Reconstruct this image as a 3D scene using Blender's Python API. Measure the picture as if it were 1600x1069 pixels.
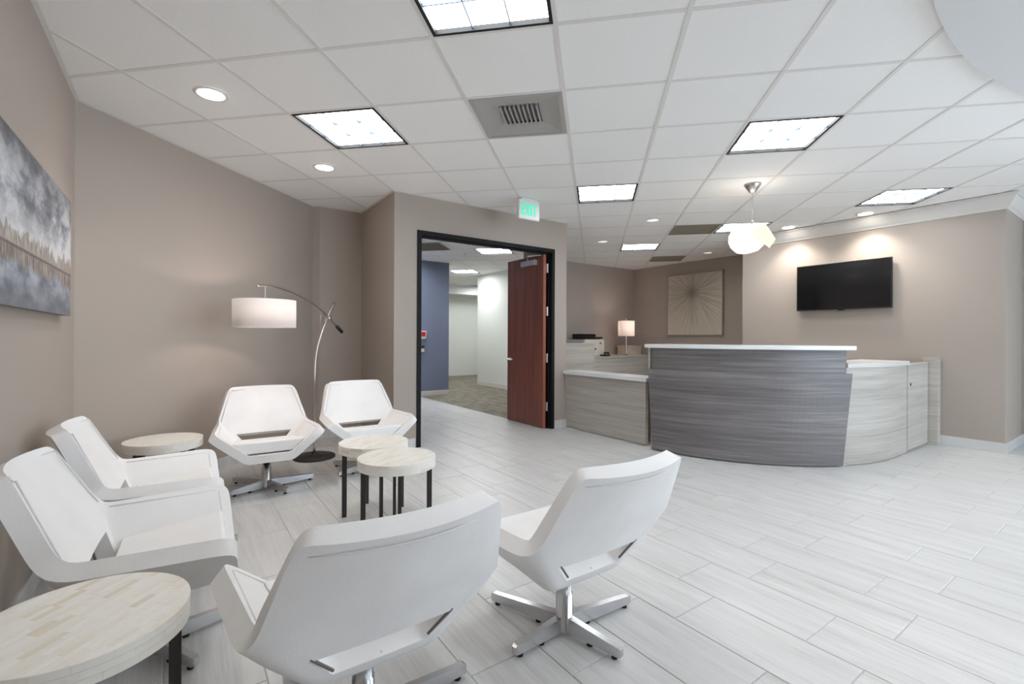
import bpy, bmesh, math, random
from mathutils import Vector, Matrix

random.seed(7)
for o in list(bpy.data.objects):
    bpy.data.objects.remove(o, do_unlink=True)
C = bpy.context.scene.collection
SC = bpy.context.scene
PI = math.pi

# ------------------------------------------------------------------ camera, sky, exposure
# World frame: x and y run along the room's walls, z up, floor at 0, ceiling at H.
H = 2.655
CAMZ = 1.1686
cam_data = bpy.data.cameras.new('camera')
cam_data.sensor_width = 36.0
cam_data.lens = 738.4 / 1600 * 36.0
cam_data.shift_y = -(534.5 - 526.6) / 1600
cam_data.clip_start = 0.02
cam = bpy.data.objects.new('camera', cam_data)
C.objects.link(cam)
yaw = math.radians(-35.111)
fwd = Vector((-math.sin(yaw), math.cos(yaw), 0))
rgt = Vector((math.cos(yaw), math.sin(yaw), 0))
upv = Vector((0, 0, 1))
roll = 0.0046
r2 = rgt * math.cos(roll) + upv * math.sin(roll)
u2 = -rgt * math.sin(roll) + upv * math.cos(roll)
cam.matrix_world = Matrix(((r2.x, u2.x, -fwd.x, 0), (r2.y, u2.y, -fwd.y, 0), (r2.z, u2.z, -fwd.z, CAMZ), (0, 0, 0, 1)))
SC.camera = cam

world = bpy.data.worlds.new('overcast_sky')
SC.world = world
world.use_nodes = True
wb = world.node_tree.nodes['Background']
wb.inputs[0].default_value = (0.72, 0.86, 1.0, 1)
wb.inputs[1].default_value = 3.6

SC.view_settings.view_transform = 'Standard'
SC.view_settings.look = 'None'
SC.view_settings.gamma = 1.0
SC.view_settings.use_curve_mapping = False
SC.view_settings.exposure = 0.96
SC.cycles.max_bounces = 10
SC.cycles.diffuse_bounces = 7
SC.cycles.glossy_bounces = 4
SC.cycles.transmission_bounces = 6
SC.cycles.transparent_max_bounces = 8
SC.cycles.sample_clamp_indirect = 6.0
SC.cycles.use_denoising = True

TROFFER_E = 6.6
SPOT_W = 10.0


# ------------------------------------------------------------------ materials
def new_mat(name):
    m = bpy.data.materials.new(name)
    m.use_nodes = True
    nt = m.node_tree
    return m, nt, nt.nodes['Principled BSDF']


def setp(b, **kw):
    for k, v in kw.items():
        k = k.replace('_', ' ')
        b.inputs[k].default_value = v


def rgb(r, g, b):
    """sRGB 0-255 to linear"""
    def f(c):
        c /= 255.0
        return c / 12.92 if c <= 0.04045 else ((c + 0.055) / 1.055) ** 2.4
    return (f(r), f(g), f(b), 1)


def plain(name, col, rough=0.5, metal=0.0, spec=0.5):
    m, nt, b = new_mat(name)
    setp(b, Base_Color=col, Roughness=rough, Metallic=metal)
    b.inputs['Specular IOR Level'].default_value = spec
    return m


def node(nt, t, **kw):
    n = nt.nodes.new(t)
    for k, v in kw.items():
        setattr(n, k, v)
    return n


def bump(nt, b, height, strength=0.1, dist=0.01):
    bn = node(nt, 'ShaderNodeBump')
    bn.inputs['Strength'].default_value = strength
    bn.inputs['Distance'].default_value = dist
    nt.links.new(height, bn.inputs['Height'])
    nt.links.new(bn.outputs[0], b.inputs['Normal'])


def ramp(nt, fac, stops):
    r = node(nt, 'ShaderNodeValToRGB')
    cr = r.color_ramp
    cr.elements[0].position, cr.elements[0].color = stops[0]
    cr.elements[1].position, cr.elements[1].color = stops[-1]
    for p, c in stops[1:-1]:
        e = cr.elements.new(p)
        e.color = c
    nt.links.new(fac, r.inputs[0])
    return r.outputs[0]


def noise(nt, vec, scale, detail=4, rough=0.5):
    n = node(nt, 'ShaderNodeTexNoise')
    n.inputs['Scale'].default_value = scale
    n.inputs['Detail'].default_value = detail
    n.inputs['Roughness'].default_value = rough
    nt.links.new(vec, n.inputs['Vector'])
    return n.outputs['Fac']


def mapping(nt, vec, scale=(1, 1, 1), loc=(0, 0, 0), rot=(0, 0, 0)):
    mp = node(nt, 'ShaderNodeMapping')
    mp.inputs['Scale'].default_value = scale
    mp.inputs['Location'].default_value = loc
    mp.inputs['Rotation'].default_value = rot
    nt.links.new(vec, mp.inputs['Vector'])
    return mp.outputs[0]


def mixc(nt, fac, a, b, mode='MIX'):
    m = node(nt, 'ShaderNodeMix', data_type='RGBA', blend_type=mode)
    for sock, v in ((m.inputs[0], fac), (m.inputs[6], a), (m.inputs[7], b)):
        if isinstance(v, (int, float)):
            sock.default_value = v
        elif isinstance(v, tuple):
            sock.default_value = v
        else:
            nt.links.new(v, sock)
    return m.outputs[2]


def math_(nt, op, a, b=None):
    m = node(nt, 'ShaderNodeMath', operation=op)
    for s, v in ((m.inputs[0], a), (m.inputs[1], b)):
        if v is None:
            continue
        if isinstance(v, (int, float)):
            s.default_value = v
        else:
            nt.links.new(v, s)
    return m.outputs[0]


def painted(name, col, rough=0.6):
    """wall paint with an orange-peel relief"""
    m, nt, b = new_mat(name)
    g = node(nt, 'ShaderNodeNewGeometry')
    n = noise(nt, g.outputs['Position'], 90, 2)
    setp(b, Base_Color=col, Roughness=rough)
    b.inputs['Specular IOR Level'].default_value = 0.3
    bump(nt, b, n, 0.06, 0.004)
    return m


WALL = painted('greige_paint', rgb(172, 161, 151))
BLUE = painted('slate_blue_paint', rgb(122, 130, 152))
PALE = painted('pale_white_paint', rgb(222, 224, 219))
TRIMW = plain('white_trim_paint', rgb(214, 210, 204), 0.45)
GRIDM = plain('white_ceiling_grid_metal', rgb(224, 221, 217), 0.5)
SOFFIT = painted('soffit_white_paint', rgb(214, 214, 214))


def m_ceiling():
    m, nt, b = new_mat('mineral_fibre_tile')
    g = node(nt, 'ShaderNodeNewGeometry')
    n = noise(nt, g.outputs['Position'], 160, 3, 0.7)
    oi = node(nt, 'ShaderNodeObjectInfo')
    c = ramp(nt, n, [(0.3, rgb(238, 237, 235)), (0.7, rgb(246, 245, 243))])
    c2 = mixc(nt, math_(nt, 'MULTIPLY', oi.outputs['Random'], 0.25), c, rgb(236, 235, 232))
    nt.links.new(c2, b.inputs['Base Color'])
    setp(b, Roughness=0.9)
    b.inputs['Specular IOR Level'].default_value = 0.1
    bump(nt, b, n, 0.12, 0.004)
    return m


CEIL = m_ceiling()


def m_floor():
    m, nt, b = new_mat('wood_look_porcelain')
    g = node(nt, 'ShaderNodeNewGeometry')
    oi = node(nt, 'ShaderNodeObjectInfo')
    off = node(nt, 'ShaderNodeVectorMath', operation='SCALE')
    comb = node(nt, 'ShaderNodeCombineXYZ')
    for k in range(3):
        nt.links.new(oi.outputs['Random'], comb.inputs[k])
    nt.links.new(comb.outputs[0], off.inputs[0])
    off.inputs['Scale'].default_value = 37.0
    add = node(nt, 'ShaderNodeVectorMath', operation='ADD')
    nt.links.new(g.outputs['Position'], add.inputs[0])
    nt.links.new(off.outputs[0], add.inputs[1])
    v1 = mapping(nt, add.outputs[0], (16, 1.6, 1))
    v2 = mapping(nt, add.outputs[0], (85, 3.0, 1))
    n1 = noise(nt, v1, 1.0, 5, 0.6)
    n2 = noise(nt, v2, 1.0, 3, 0.6)
    c1 = ramp(nt, n1, [(0.32, rgb(184, 181, 177)), (0.5, rgb(204, 202, 199)), (0.68, rgb(217, 216, 214))])
    c2 = ramp(nt, n2, [(0.32, rgb(190, 187, 184)), (0.6, rgb(220, 219, 217))])
    c = mixc(nt, 0.4, c1, c2)
    c = mixc(nt, math_(nt, 'MULTIPLY', oi.outputs['Random'], 0.35), c, rgb(205, 204, 203))
    nt.links.new(c, b.inputs['Base Color'])
    setp(b, Roughness=0.34)
    b.inputs['Specular IOR Level'].default_value = 0.45
    bump(nt, b, n2, 0.05, 0.002)
    return m


FLOOR = m_floor()
GROUT = plain('grey_grout', rgb(190, 190, 190), 0.85)


def m_carpet():
    m, nt, b = new_mat('patterned_carpet')
    g = node(nt, 'ShaderNodeNewGeometry')
    n1 = noise(nt, mapping(nt, g.outputs['Position'], (9, 3, 1)), 1.0, 4, 0.7)
    n2 = noise(nt, g.outputs['Position'], 140, 2)
    c = ramp(nt, n1, [(0.35, rgb(98, 92, 80)), (0.65, rgb(150, 142, 126))])
    nt.links.new(mixc(nt, 0.25, c, ramp(nt, n2, [(0.3, rgb(80, 76, 68)), (0.7, rgb(160, 152, 138))])), b.inputs['Base Color'])
    setp(b, Roughness=0.95)
    bump(nt, b, n2, 0.5, 0.01)
    return m


CARPET = m_carpet()


def m_laminate(name, stops, z_scale=34.0, rough=0.42):
    """laminate with grain running level round the furniture (streaks stacked in z)"""
    m, nt, b = new_mat(name)
    g = node(nt, 'ShaderNodeNewGeometry')
    v1 = mapping(nt, g.outputs['Position'], (0.9, 0.9, z_scale))
    v2 = mapping(nt, g.outputs['Position'], (3.5, 3.5, z_scale * 4.5))
    v3 = mapping(nt, g.outputs['Position'], (0.5, 0.5, 7.0))
    n1 = noise(nt, v1, 1.0, 5, 0.55)
    n2 = noise(nt, v2, 1.0, 3, 0.6)
    n3 = noise(nt, v3, 1.0, 2)
    f = math_(nt, 'ADD', math_(nt, 'MULTIPLY', n1, 0.5), math_(nt, 'ADD', math_(nt, 'MULTIPLY', n2, 0.28), math_(nt, 'MULTIPLY', n3, 0.22)))
    nt.links.new(ramp(nt, f, stops), b.inputs['Base Color'])
    setp(b, Roughness=rough)
    bump(nt, b, n2, 0.05, 0.002)
    return m


DARKLAM = m_laminate('charcoal_driftwood_laminate', [(0.32, rgb(88, 83, 83)), (0.48, rgb(114, 109, 109)), (0.66, rgb(146, 142, 142))])
LIGHTLAM = m_laminate('pale_driftwood_laminate', [(0.32, rgb(156, 149, 141)), (0.48, rgb(184, 178, 170)), (0.66, rgb(204, 199, 192))], 26)
QUARTZ = plain('white_quartz', rgb(238, 239, 240), 0.22)
LEDGE = plain('pale_grey_ledge_laminate', rgb(214, 210, 205), 0.3)
BLACKLINE = plain('black_joint', rgb(22, 22, 22), 0.7)


def m_leather():
    m, nt, b = new_mat('white_leather')
    tc = node(nt, 'ShaderNodeTexCoord')
    n = noise(nt, tc.outputs['Object'], 260, 2)
    n2 = noise(nt, tc.outputs['Object'], 5, 2)
    c = ramp(nt, n2, [(0.3, rgb(233, 230, 228)), (0.7, rgb(240, 238, 236))])
    nt.links.new(c, b.inputs['Base Color'])
    setp(b, Roughness=0.5)
    b.inputs['Specular IOR Level'].default_value = 0.35
    h = math_(nt, 'ADD', math_(nt, 'MULTIPLY', n, 0.12), n2)
    bump(nt, b, h, 0.25, 0.02)
    return m


LEATHER = m_leather()
PIPING = plain('white_leather_piping', rgb(226, 223, 222), 0.5)
DARKZIP = plain('bronze_zip', rgb(120, 112, 108), 0.4, 0.5)
SEAM = plain('white_piping', rgb(205, 202, 202), 0.6)
CHROME = plain('brushed_chrome', (0.62, 0.62, 0.63, 1), 0.22, 1.0)
NICKEL = plain('satin_nickel', (0.60, 0.56, 0.52, 1), 0.3, 1.0)
STEEL = plain('satin_steel', (0.66, 0.67, 0.68, 1), 0.35, 1.0)
BLACKMETAL = plain('black_bronze_metal', rgb(52, 47, 45), 0.45, 0.3)
RUBBER = plain('black_rubber', rgb(18, 18, 18), 0.7)
DOORFRAME = plain('black_enamel_frame', rgb(20, 19, 20), 0.6, 0.0, 0.25)
BLACKPL = plain('black_plastic', rgb(24, 24, 25), 0.35)
GREYPL = plain('grey_plastic', rgb(120, 122, 124), 0.5)
BEIGEPL = plain('cream_plastic', rgb(222, 214, 196), 0.5)
BEIGEBOX = plain('beige_card', rgb(196, 182, 168), 0.7)
WHITEPL = plain('white_plastic', rgb(228, 226, 224), 0.4)
REDPL = plain('red_plastic', rgb(196, 42, 40), 0.4)
VENTM = plain('grey_vent_metal', rgb(176, 173, 169), 0.5, 0.2)
VENTD = plain('brown_grey_vent_metal', rgb(140, 133, 121), 0.55)
SHADOWGAP = plain('black_fixture_edge', rgb(14, 14, 16), 0.6)
MATTEDARK = plain('dark_interior', rgb(60, 58, 56), 0.9)


def m_bone():
    m, nt, b = new_mat('bone_inlay')
    g = node(nt, 'ShaderNodeNewGeometry')
    oi = node(nt, 'ShaderNodeObjectInfo')
    tc = node(nt, 'ShaderNodeTexCoord')
    r = math_(nt, 'FRACT', math_(nt, 'ADD', g.outputs['Random Per Island'], math_(nt, 'MULTIPLY', oi.outputs['Random'], 7.31)))
    c = ramp(nt, r, [(0.0, rgb(238, 232, 221)), (0.45, rgb(243, 239, 231)), (0.78, rgb(246, 243, 237)), (0.93, rgb(234, 223, 205)), (1.0, rgb(224, 211, 190))])
    n = noise(nt, mapping(nt, tc.outputs['Object'], (60, 60, 60)), 1.0, 3)
    c = mixc(nt, 0.22, c, ramp(nt, n, [(0.3, rgb(234, 225, 208)), (0.7, rgb(248, 246, 241))]))
    nt.links.new(c, b.inputs['Base Color'])
    setp(b, Roughness=0.3)
    return m


BONE = m_bone()
BONEBASE = plain('bone_filler', rgb(226, 218, 204), 0.5)


def m_wood():
    m, nt, b = new_mat('mahogany_veneer')
    g = node(nt, 'ShaderNodeNewGeometry')
    n1 = noise(nt, mapping(nt, g.outputs['Position'], (14, 14, 0.9)), 1.0, 5, 0.6)
    n2 = noise(nt, mapping(nt, g.outputs['Position'], (90, 90, 2.5)), 1.0, 3, 0.6)
    f = math_(nt, 'ADD', math_(nt, 'MULTIPLY', n1, 0.65), math_(nt, 'MULTIPLY', n2, 0.35))
    nt.links.new(ramp(nt, f, [(0.3, rgb(104, 57, 44)), (0.5, rgb(130, 73, 57)), (0.7, rgb(152, 88, 69))]), b.inputs['Base Color'])
    setp(b, Roughness=0.38)
    return m


WOOD = m_wood()
WOODEDGE = plain('mahogany_edge', rgb(158, 92, 66), 0.4)


def emit(name, col, strength, base=None):
    m, nt, b = new_mat(name)
    setp(b, Base_Color=base or (0.8, 0.8, 0.8, 1), Roughness=0.5, Emission_Color=col, Emission_Strength=strength)
    return m


TUBE = emit('fluorescent_lens', (0.93, 0.97, 1.0, 1), TROFFER_E)
TUBE_HALL = emit('corridor_lens', (0.96, 0.98, 1.0, 1), TROFFER_E * 2.4)
CANLAMP = emit('downlight_lens', (1.0, 0.93, 0.86, 1), 14.0)
DIMCAN = emit('dim_downlight_lens', (1.0, 0.95, 0.92, 1), 0.35)
PENDM = emit('lit_pendant_glass', (1.0, 0.88, 0.70, 1), 0.62, rgb(250, 240, 220))
PENDFOLD = emit('lit_pendant_fold', (1.0, 0.82, 0.56, 1), 0.20, rgb(250, 226, 186))
GREENLED = emit('green_led_letters', (0.0, 0.85, 0.45, 1), 0.42, (0.0, 0.5, 0.28, 1))
LOUVRE = plain('silver_louvre', rgb(96, 116, 142), 0.4)
BULB = emit('warm_bulb', (1.0, 0.84, 0.7, 1), 4.0)


def m_shade(name, col, trans):
    m, nt, b = new_mat(name)
    out = nt.nodes['Material Output']
    setp(b, Base_Color=col, Roughness=0.9)
    t = node(nt, 'ShaderNodeBsdfTranslucent')
    t.inputs[0].default_value = col
    mx = node(nt, 'ShaderNodeMixShader')
    mx.inputs[0].default_value = trans
    nt.links.new(b.outputs[0], mx.inputs[1])
    nt.links.new(t.outputs[0], mx.inputs[2])
    nt.links.new(mx.outputs[0], out.inputs['Surface'])
    return m


SHADE = m_shade('white_linen_shade', rgb(244, 241, 239), 0.55)
SHADE2 = m_shade('cream_linen_shade', rgb(244, 238, 234), 0.6)


def m_glass():
    m, nt, b = new_mat('window_glass')
    out = nt.nodes['Material Output']
    t = node(nt, 'ShaderNodeBsdfTransparent')
    gl = node(nt, 'ShaderNodeBsdfGlossy')
    gl.inputs['Roughness'].default_value = 0.02
    lw = node(nt, 'ShaderNodeFresnel')
    lw.inputs[0].default_value = 1.45
    mx = node(nt, 'ShaderNodeMixShader')
    nt.links.new(lw.outputs[0], mx.inputs[0])
    nt.links.new(t.outputs[0], mx.inputs[1])
    nt.links.new(gl.outputs[0], mx.inputs[2])
    nt.links.new(mx.outputs[0], out.inputs['Surface'])
    return m


GLASS = m_glass()
SCREEN = plain('black_tv_glass', rgb(16, 16, 18), 0.12)


def m_landscape():
    """misty lake picture printed on canvas: clouds, a row of bare trees and their reflection.
    object coordinates: y along the canvas, z up from the tree line"""
    m, nt, b = new_mat('lake_landscape_print')
    tc = node(nt, 'ShaderNodeTexCoord')
    o = tc.outputs['Object']
    sep = node(nt, 'ShaderNodeSeparateXYZ')
    nt.links.new(o, sep.inputs[0])
    z = sep.outputs['Z']
    # sky: streaked clouds
    n1 = noise(nt, mapping(nt, o, (1, 2.6, 5.5), rot=(0.35, 0, 0)), 1.3, 6, 0.62)
    sky = ramp(nt, n1, [(0.36, rgb(78, 77, 82)), (0.47, rgb(142, 144, 153)), (0.55, rgb(196, 196, 200)), (0.68, rgb(230, 228, 228))])
    band = math_(nt, 'SMOOTH_MIN', math_(nt, 'MULTIPLY', math_(nt, 'ABSOLUTE', z), 4.5), 1.0)
    sky = mixc(nt, band, rgb(222, 220, 218), sky)
    up = math_(nt, 'SMOOTH_MIN', math_(nt, 'MAXIMUM', math_(nt, 'MULTIPLY', math_(nt, 'SUBTRACT', z, 0.22), 4.0), 0.0), 0.75)
    sky = mixc(nt, up, sky, rgb(96, 94, 96))
    # water
    n2 = noise(nt, mapping(nt, o, (1, 4.0, 9.0)), 1.5, 5, 0.55)
    water = ramp(nt, n2, [(0.35, rgb(104, 106, 114)), (0.5, rgb(142, 146, 156)), (0.66, rgb(178, 180, 188))])
    dn = math_(nt, 'SMOOTH_MIN', math_(nt, 'MAXIMUM', math_(nt, 'MULTIPLY', math_(nt, 'ADD', z, 0.10), -7.0), 0.0), 0.8)
    water = mixc(nt, dn, water, rgb(112, 112, 118))
    wsel = math_(nt, 'LESS_THAN', z, 0.0)
    base = mixc(nt, wsel, sky, water)
    # trees: height profile from column noise, mirrored below the shore
    nh = noise(nt, mapping(nt, o, (0, 11, 0)), 1.0, 5, 0.8)
    nl = noise(nt, mapping(nt, o, (0, 2.2, 0), loc=(0, 3.1, 0)), 1.0, 1)
    hgt = math_(nt, 'MULTIPLY', math_(nt, 'ADD', math_(nt, 'MULTIPLY', nh, 0.75), math_(nt, 'MULTIPLY', nl, 0.35)), 0.36)
    hgt = math_(nt, 'SUBTRACT', hgt, 0.135)
    nj = noise(nt, mapping(nt, o, (1, 120, 40)), 1.0, 2)
    az = math_(nt, 'ADD', math_(nt, 'ABSOLUTE', z), math_(nt, 'MULTIPLY', math_(nt, 'SUBTRACT', nj, 0.5), 0.05))
    tsel = math_(nt, 'MULTIPLY', math_(nt, 'LESS_THAN', az, hgt), 0.8)
    tn = noise(nt, mapping(nt, o, (1, 70, 14)), 1.0, 3)
    trees = ramp(nt, tn, [(0.3, rgb(92, 80, 70)), (0.5, rgb(146, 130, 114)), (0.7, rgb(196, 184, 170))])
    base = mixc(nt, tsel, base, trees)
    shore = math_(nt, 'MULTIPLY', math_(nt, 'LESS_THAN', math_(nt, 'ABSOLUTE', z), 0.006), 0.6)
    base = mixc(nt, shore, base, rgb(74, 66, 60))
    nt.links.new(base, b.inputs['Base Color'])
    setp(b, Roughness=0.6)
    return m


LANDSCAPE = m_landscape()
CANVASEDGE = plain('grey_canvas_edge', rgb(128, 126, 126), 0.8)


def m_burst():
    """fine rays from one point. object coordinates: y across, z up, origin at the centre of the rays"""
    m, nt, b = new_mat('starburst_print')
    tc = node(nt, 'ShaderNodeTexCoord')
    sep = node(nt, 'ShaderNodeSeparateXYZ')
    nt.links.new(tc.outputs['Object'], sep.inputs[0])
    y, z = sep.outputs['Y'], sep.outputs['Z']
    ang = math_(nt, 'ARCTAN2', z, y)
    rad = math_(nt, 'SQRT', math_(nt, 'ADD', math_(nt, 'MULTIPLY', y, y), math_(nt, 'MULTIPLY', z, z)))
    comb = node(nt, 'ShaderNodeCombineXYZ')
    nt.links.new(math_(nt, 'MULTIPLY', ang, 22.0), comb.inputs[0])
    nt.links.new(math_(nt, 'MULTIPLY', rad, 1.3), comb.inputs[1])
    n1 = noise(nt, comb.outputs[0], 1.0, 3, 0.7)
    fall = math_(nt, 'POWER', math_(nt, 'SUBTRACT', 1.0, math_(nt, 'MINIMUM', math_(nt, 'MULTIPLY', rad, 0.80), 1.0)), 1.3)
    k = math_(nt, 'MULTIPLY', math_(nt, 'SUBTRACT', math_(nt, 'MULTIPLY', n1, 2.6), 0.75), math_(nt, 'ADD', math_(nt, 'MULTIPLY', fall, 0.9), 0.08))
    core = math_(nt, 'POWER', math_(nt, 'SUBTRACT', 1.0, math_(nt, 'MINIMUM', math_(nt, 'MULTIPLY', rad, 4.0), 1.0)), 2.0)
    k = math_(nt, 'MINIMUM', math_(nt, 'MAXIMUM', math_(nt, 'ADD', k, math_(nt, 'MULTIPLY', core, 0.5)), 0.0), 0.9)
    nt.links.new(mixc(nt, k, rgb(214, 204, 188), rgb(112, 102, 86)), b.inputs['Base Color'])
    setp(b, Roughness=0.5)
    return m


BURST = m_burst()


# ------------------------------------------------------------------ geometry helpers
def link(o, parent=None):
    C.objects.link(o)
    if parent is not None:
        o.parent = parent
    return o


def obj(name, bm, m, parent=None, smooth=False, loc=None):
    me = bpy.data.meshes.new(name)
    bmesh.ops.recalc_face_normals(bm, faces=bm.faces[:])
    if smooth:
        for f in bm.faces:
            f.smooth = True
    bm.to_mesh(me)
    bm.free()
    for mm in (m if isinstance(m, (list, tuple)) else [m]):
        me.materials.append(mm)
    o = bpy.data.objects.new(name, me)
    link(o, parent)
    if loc is not None:
        o.location = loc
    return o


def from_mesh(name, me, parent=None, loc=(0, 0, 0), rotz=0):
    o = bpy.data.objects.new(name, me)
    link(o, parent)
    o.location = loc
    o.rotation_euler = (0, 0, rotz)
    return o


def tag(o, label=None, cat=None, group=None, kind=None):
    if label:
        o['label'] = label
    if cat:
        o['category'] = cat
    if group:
        o['group'] = group
    if kind:
        o['kind'] = kind
    return o


def thing(name, label, cat, loc=(0, 0, 0), rotz=0, group=None):
    o = bpy.data.objects.new(name, None)
    o.empty_display_size = 0.1
    link(o)
    o.location = loc
    o.rotation_euler = (0, 0, rotz)
    return tag(o, label, cat, group)


def struct_root(name, label=None):
    o = bpy.data.objects.new(name, None)
    o.empty_display_size = 0.1
    link(o)
    return tag(o, label=label, kind='structure')


def struct(name, bm, m, parent=None, label=None, smooth=False):
    o = obj(name, bm, m, parent, smooth)
    if parent is None:
        o['kind'] = 'structure'
    if label:
        o['label'] = label
    return o


def add_box(bm, x0, x1, y0, y1, z0, z1, mi=0):
    vs = [bm.verts.new(p) for p in ((x0, y0, z0), (x1, y0, z0), (x1, y1, z0), (x0, y1, z0), (x0, y0, z1), (x1, y0, z1), (x1, y1, z1), (x0, y1, z1))]
    fs = []
    for q in ((0, 3, 2, 1), (4, 5, 6, 7), (0, 1, 5, 4), (1, 2, 6, 5), (2, 3, 7, 6), (3, 0, 4, 7)):
        f = bm.faces.new([vs[i] for i in q])
        f.material_index = mi
        fs.append(f)
    return vs


def box(x0, x1, y0, y1, z0, z1, bev=0.0, seg=2):
    bm = bmesh.new()
    add_box(bm, min(x0, x1), max(x0, x1), min(y0, y1), max(y0, y1), z0, z1)
    if bev:
        bmesh.ops.bevel(bm, geom=bm.edges[:], offset=bev, segments=seg, affect='EDGES')
    return bm


def add_prism(bm, pts, z0, z1, mi=0):
    n = len(pts)
    lo = [bm.verts.new((p[0], p[1], z0)) for p in pts]
    hi = [bm.verts.new((p[0], p[1], z1)) for p in pts]
    fs = [bm.faces.new(lo[::-1]), bm.faces.new(hi)]
    for i in range(n):
        j = (i + 1) % n
        fs.append(bm.faces.new((lo[i], lo[j], hi[j], hi[i])))
    for f in fs:
        f.material_index = mi


def prism(pts, z0, z1, bev=0.0):
    bm = bmesh.new()
    add_prism(bm, pts, z0, z1)
    bmesh.ops.recalc_face_normals(bm, faces=bm.faces[:])
    if bev:
        bmesh.ops.bevel(bm, geom=bm.edges[:], offset=bev, segments=2, affect='EDGES')
    return bm


def add_lathe(bm, prof, n=32, cx=0, cy=0, caps=True):
    rings = []
    for r, z in prof:
        rings.append([bm.verts.new((cx + r * math.cos(2 * PI * k / n), cy + r * math.sin(2 * PI * k / n), z)) for k in range(n)])
    for a, b in zip(rings, rings[1:]):
        for k in range(n):
            j = (k + 1) % n
            bm.faces.new((a[k], a[j], b[j], b[k]))
    if caps:
        bm.faces.new(rings[0][::-1])
        bm.faces.new(rings[-1])


def lathe(prof, n=32, caps=True, cx=0, cy=0):
    bm = bmesh.new()
    add_lathe(bm, prof, n, cx, cy, caps)
    return bm


def add_tube(bm, pts, r, n=10):
    pts = [Vector(p) for p in pts]
    rs = r if isinstance(r, (list, tuple)) else [r] * len(pts)
    rings = []
    ref = None
    for i, p in enumerate(pts):
        t = (pts[min(i + 1, len(pts) - 1)] - pts[max(i - 1, 0)]).normalized()
        if ref is None:
            ref = Vector((0, 0, 1)) if abs(t.z) < 0.9 else Vector((1, 0, 0))
        a = (ref - t * ref.dot(t)).normalized()
        ref = a
        b = t.cross(a)
        rings.append([bm.verts.new(p + (a * math.cos(2 * PI * k / n) + b * math.sin(2 * PI * k / n)) * rs[i]) for k in range(n)])
    for A, B in zip(rings, rings[1:]):
        for k in range(n):
            j = (k + 1) % n
            bm.faces.new((A[k], A[j], B[j], B[k]))
    bm.faces.new(rings[0][::-1])
    bm.faces.new(rings[-1])


def tube(pts, r, n=10):
    bm = bmesh.new()
    add_tube(bm, pts, r, n)
    return bm


def spline(pts, n=8):
    """Catmull-Rom through the points"""
    P = [Vector(p) for p in pts]
    P = [P[0] * 2 - P[1]] + P + [P[-1] * 2 - P[-2]]
    out = []
    for i in range(1, len(P) - 2):
        for k in range(n):
            t = k / n
            a, b, c, d = P[i - 1], P[i], P[i + 1], P[i + 2]
            out.append(0.5 * ((2 * b) + (c - a) * t + (2 * a - 5 * b + 4 * c - d) * t * t + (3 * b - a - 3 * c + d) * t ** 3))
    out.append(P[-2])
    return out


def clip_poly(subject, clip):
    """Sutherland-Hodgman: subject (any) against convex counter-clockwise clip"""
    out = list(subject)
    for i in range(len(clip)):
        ax, ay = clip[i]
        bx, by = clip[(i + 1) % len(clip)]
        inp, out = out, []
        if not inp:
            break

        def side(p):
            return (bx - ax) * (p[1] - ay) - (by - ay) * (p[0] - ax)
        for k in range(len(inp)):
            p, q = inp[k - 1], inp[k]
            sp, sq = side(p), side(q)
            if (sp >= 0) != (sq >= 0):
                t = sp / (sp - sq)
                out.append((p[0] + (q[0] - p[0]) * t, p[1] + (q[1] - p[1]) * t))
            if sq >= 0:
                out.append(q)
    res = []
    for p in out:
        if not res or math.hypot(p[0] - res[-1][0], p[1] - res[-1][1]) > 1e-4:
            res.append(p)
    if len(res) > 1 and math.hypot(res[0][0] - res[-1][0], res[0][1] - res[-1][1]) < 1e-4:
        res.pop()
    return res


def area(p):
    return 0.5 * sum(p[i - 1][0] * p[i][1] - p[i][0] * p[i - 1][1] for i in range(len(p)))


def cam_px(x, y, z):
    cx = x * rgt.x + y * rgt.y
    cy = x * fwd.x + y * fwd.y
    if cy < 0.15:
        return None
    return 800 + 738.4 * cx / cy, 526.6 - 738.4 * (z - CAMZ) / cy


def seen(pts, z):
    """does any of these points fall inside (or near) the view"""
    for x, y in pts:
        q = cam_px(x, y, z)
        if q and -60 < q[0] < 1660 and -60 < q[1] < 1130:
            return True
    return False


# ------------------------------------------------------------------ room outline
XL = -0.545          # left wall face
YD = 4.643           # face of the wall with the double doorway
ROOM = [(XL, -3.6), (7.75, -3.6), (7.75, 1.05), (6.9, 1.05), (6.9, 3.81), (8.14, 3.81), (8.14, 6.94), (6.05, 6.94),
        (4.13, 5.4), (4.13, YD), (1.789, YD), (1.789, 5.70), (1.311, 5.70), (1.243, 5.747), (XL, 4.024)]
DX0, DX1 = 2.085, 3.875     # clear door opening
DH = 2.245
HALL = [(1.789, YD + 0.14), (4.13, YD + 0.14), (4.13, 5.4), (5.95, 6.94), (5.95, 9.93), (8.2, 9.93), (8.2, 12.5), (4.45, 12.5), (4.45, 8.55), (1.789, 8.55)]
HALL_TILE = [(1.789, YD), (3.82, YD), (3.82, 8.55), (1.789, 8.55)]

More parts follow.
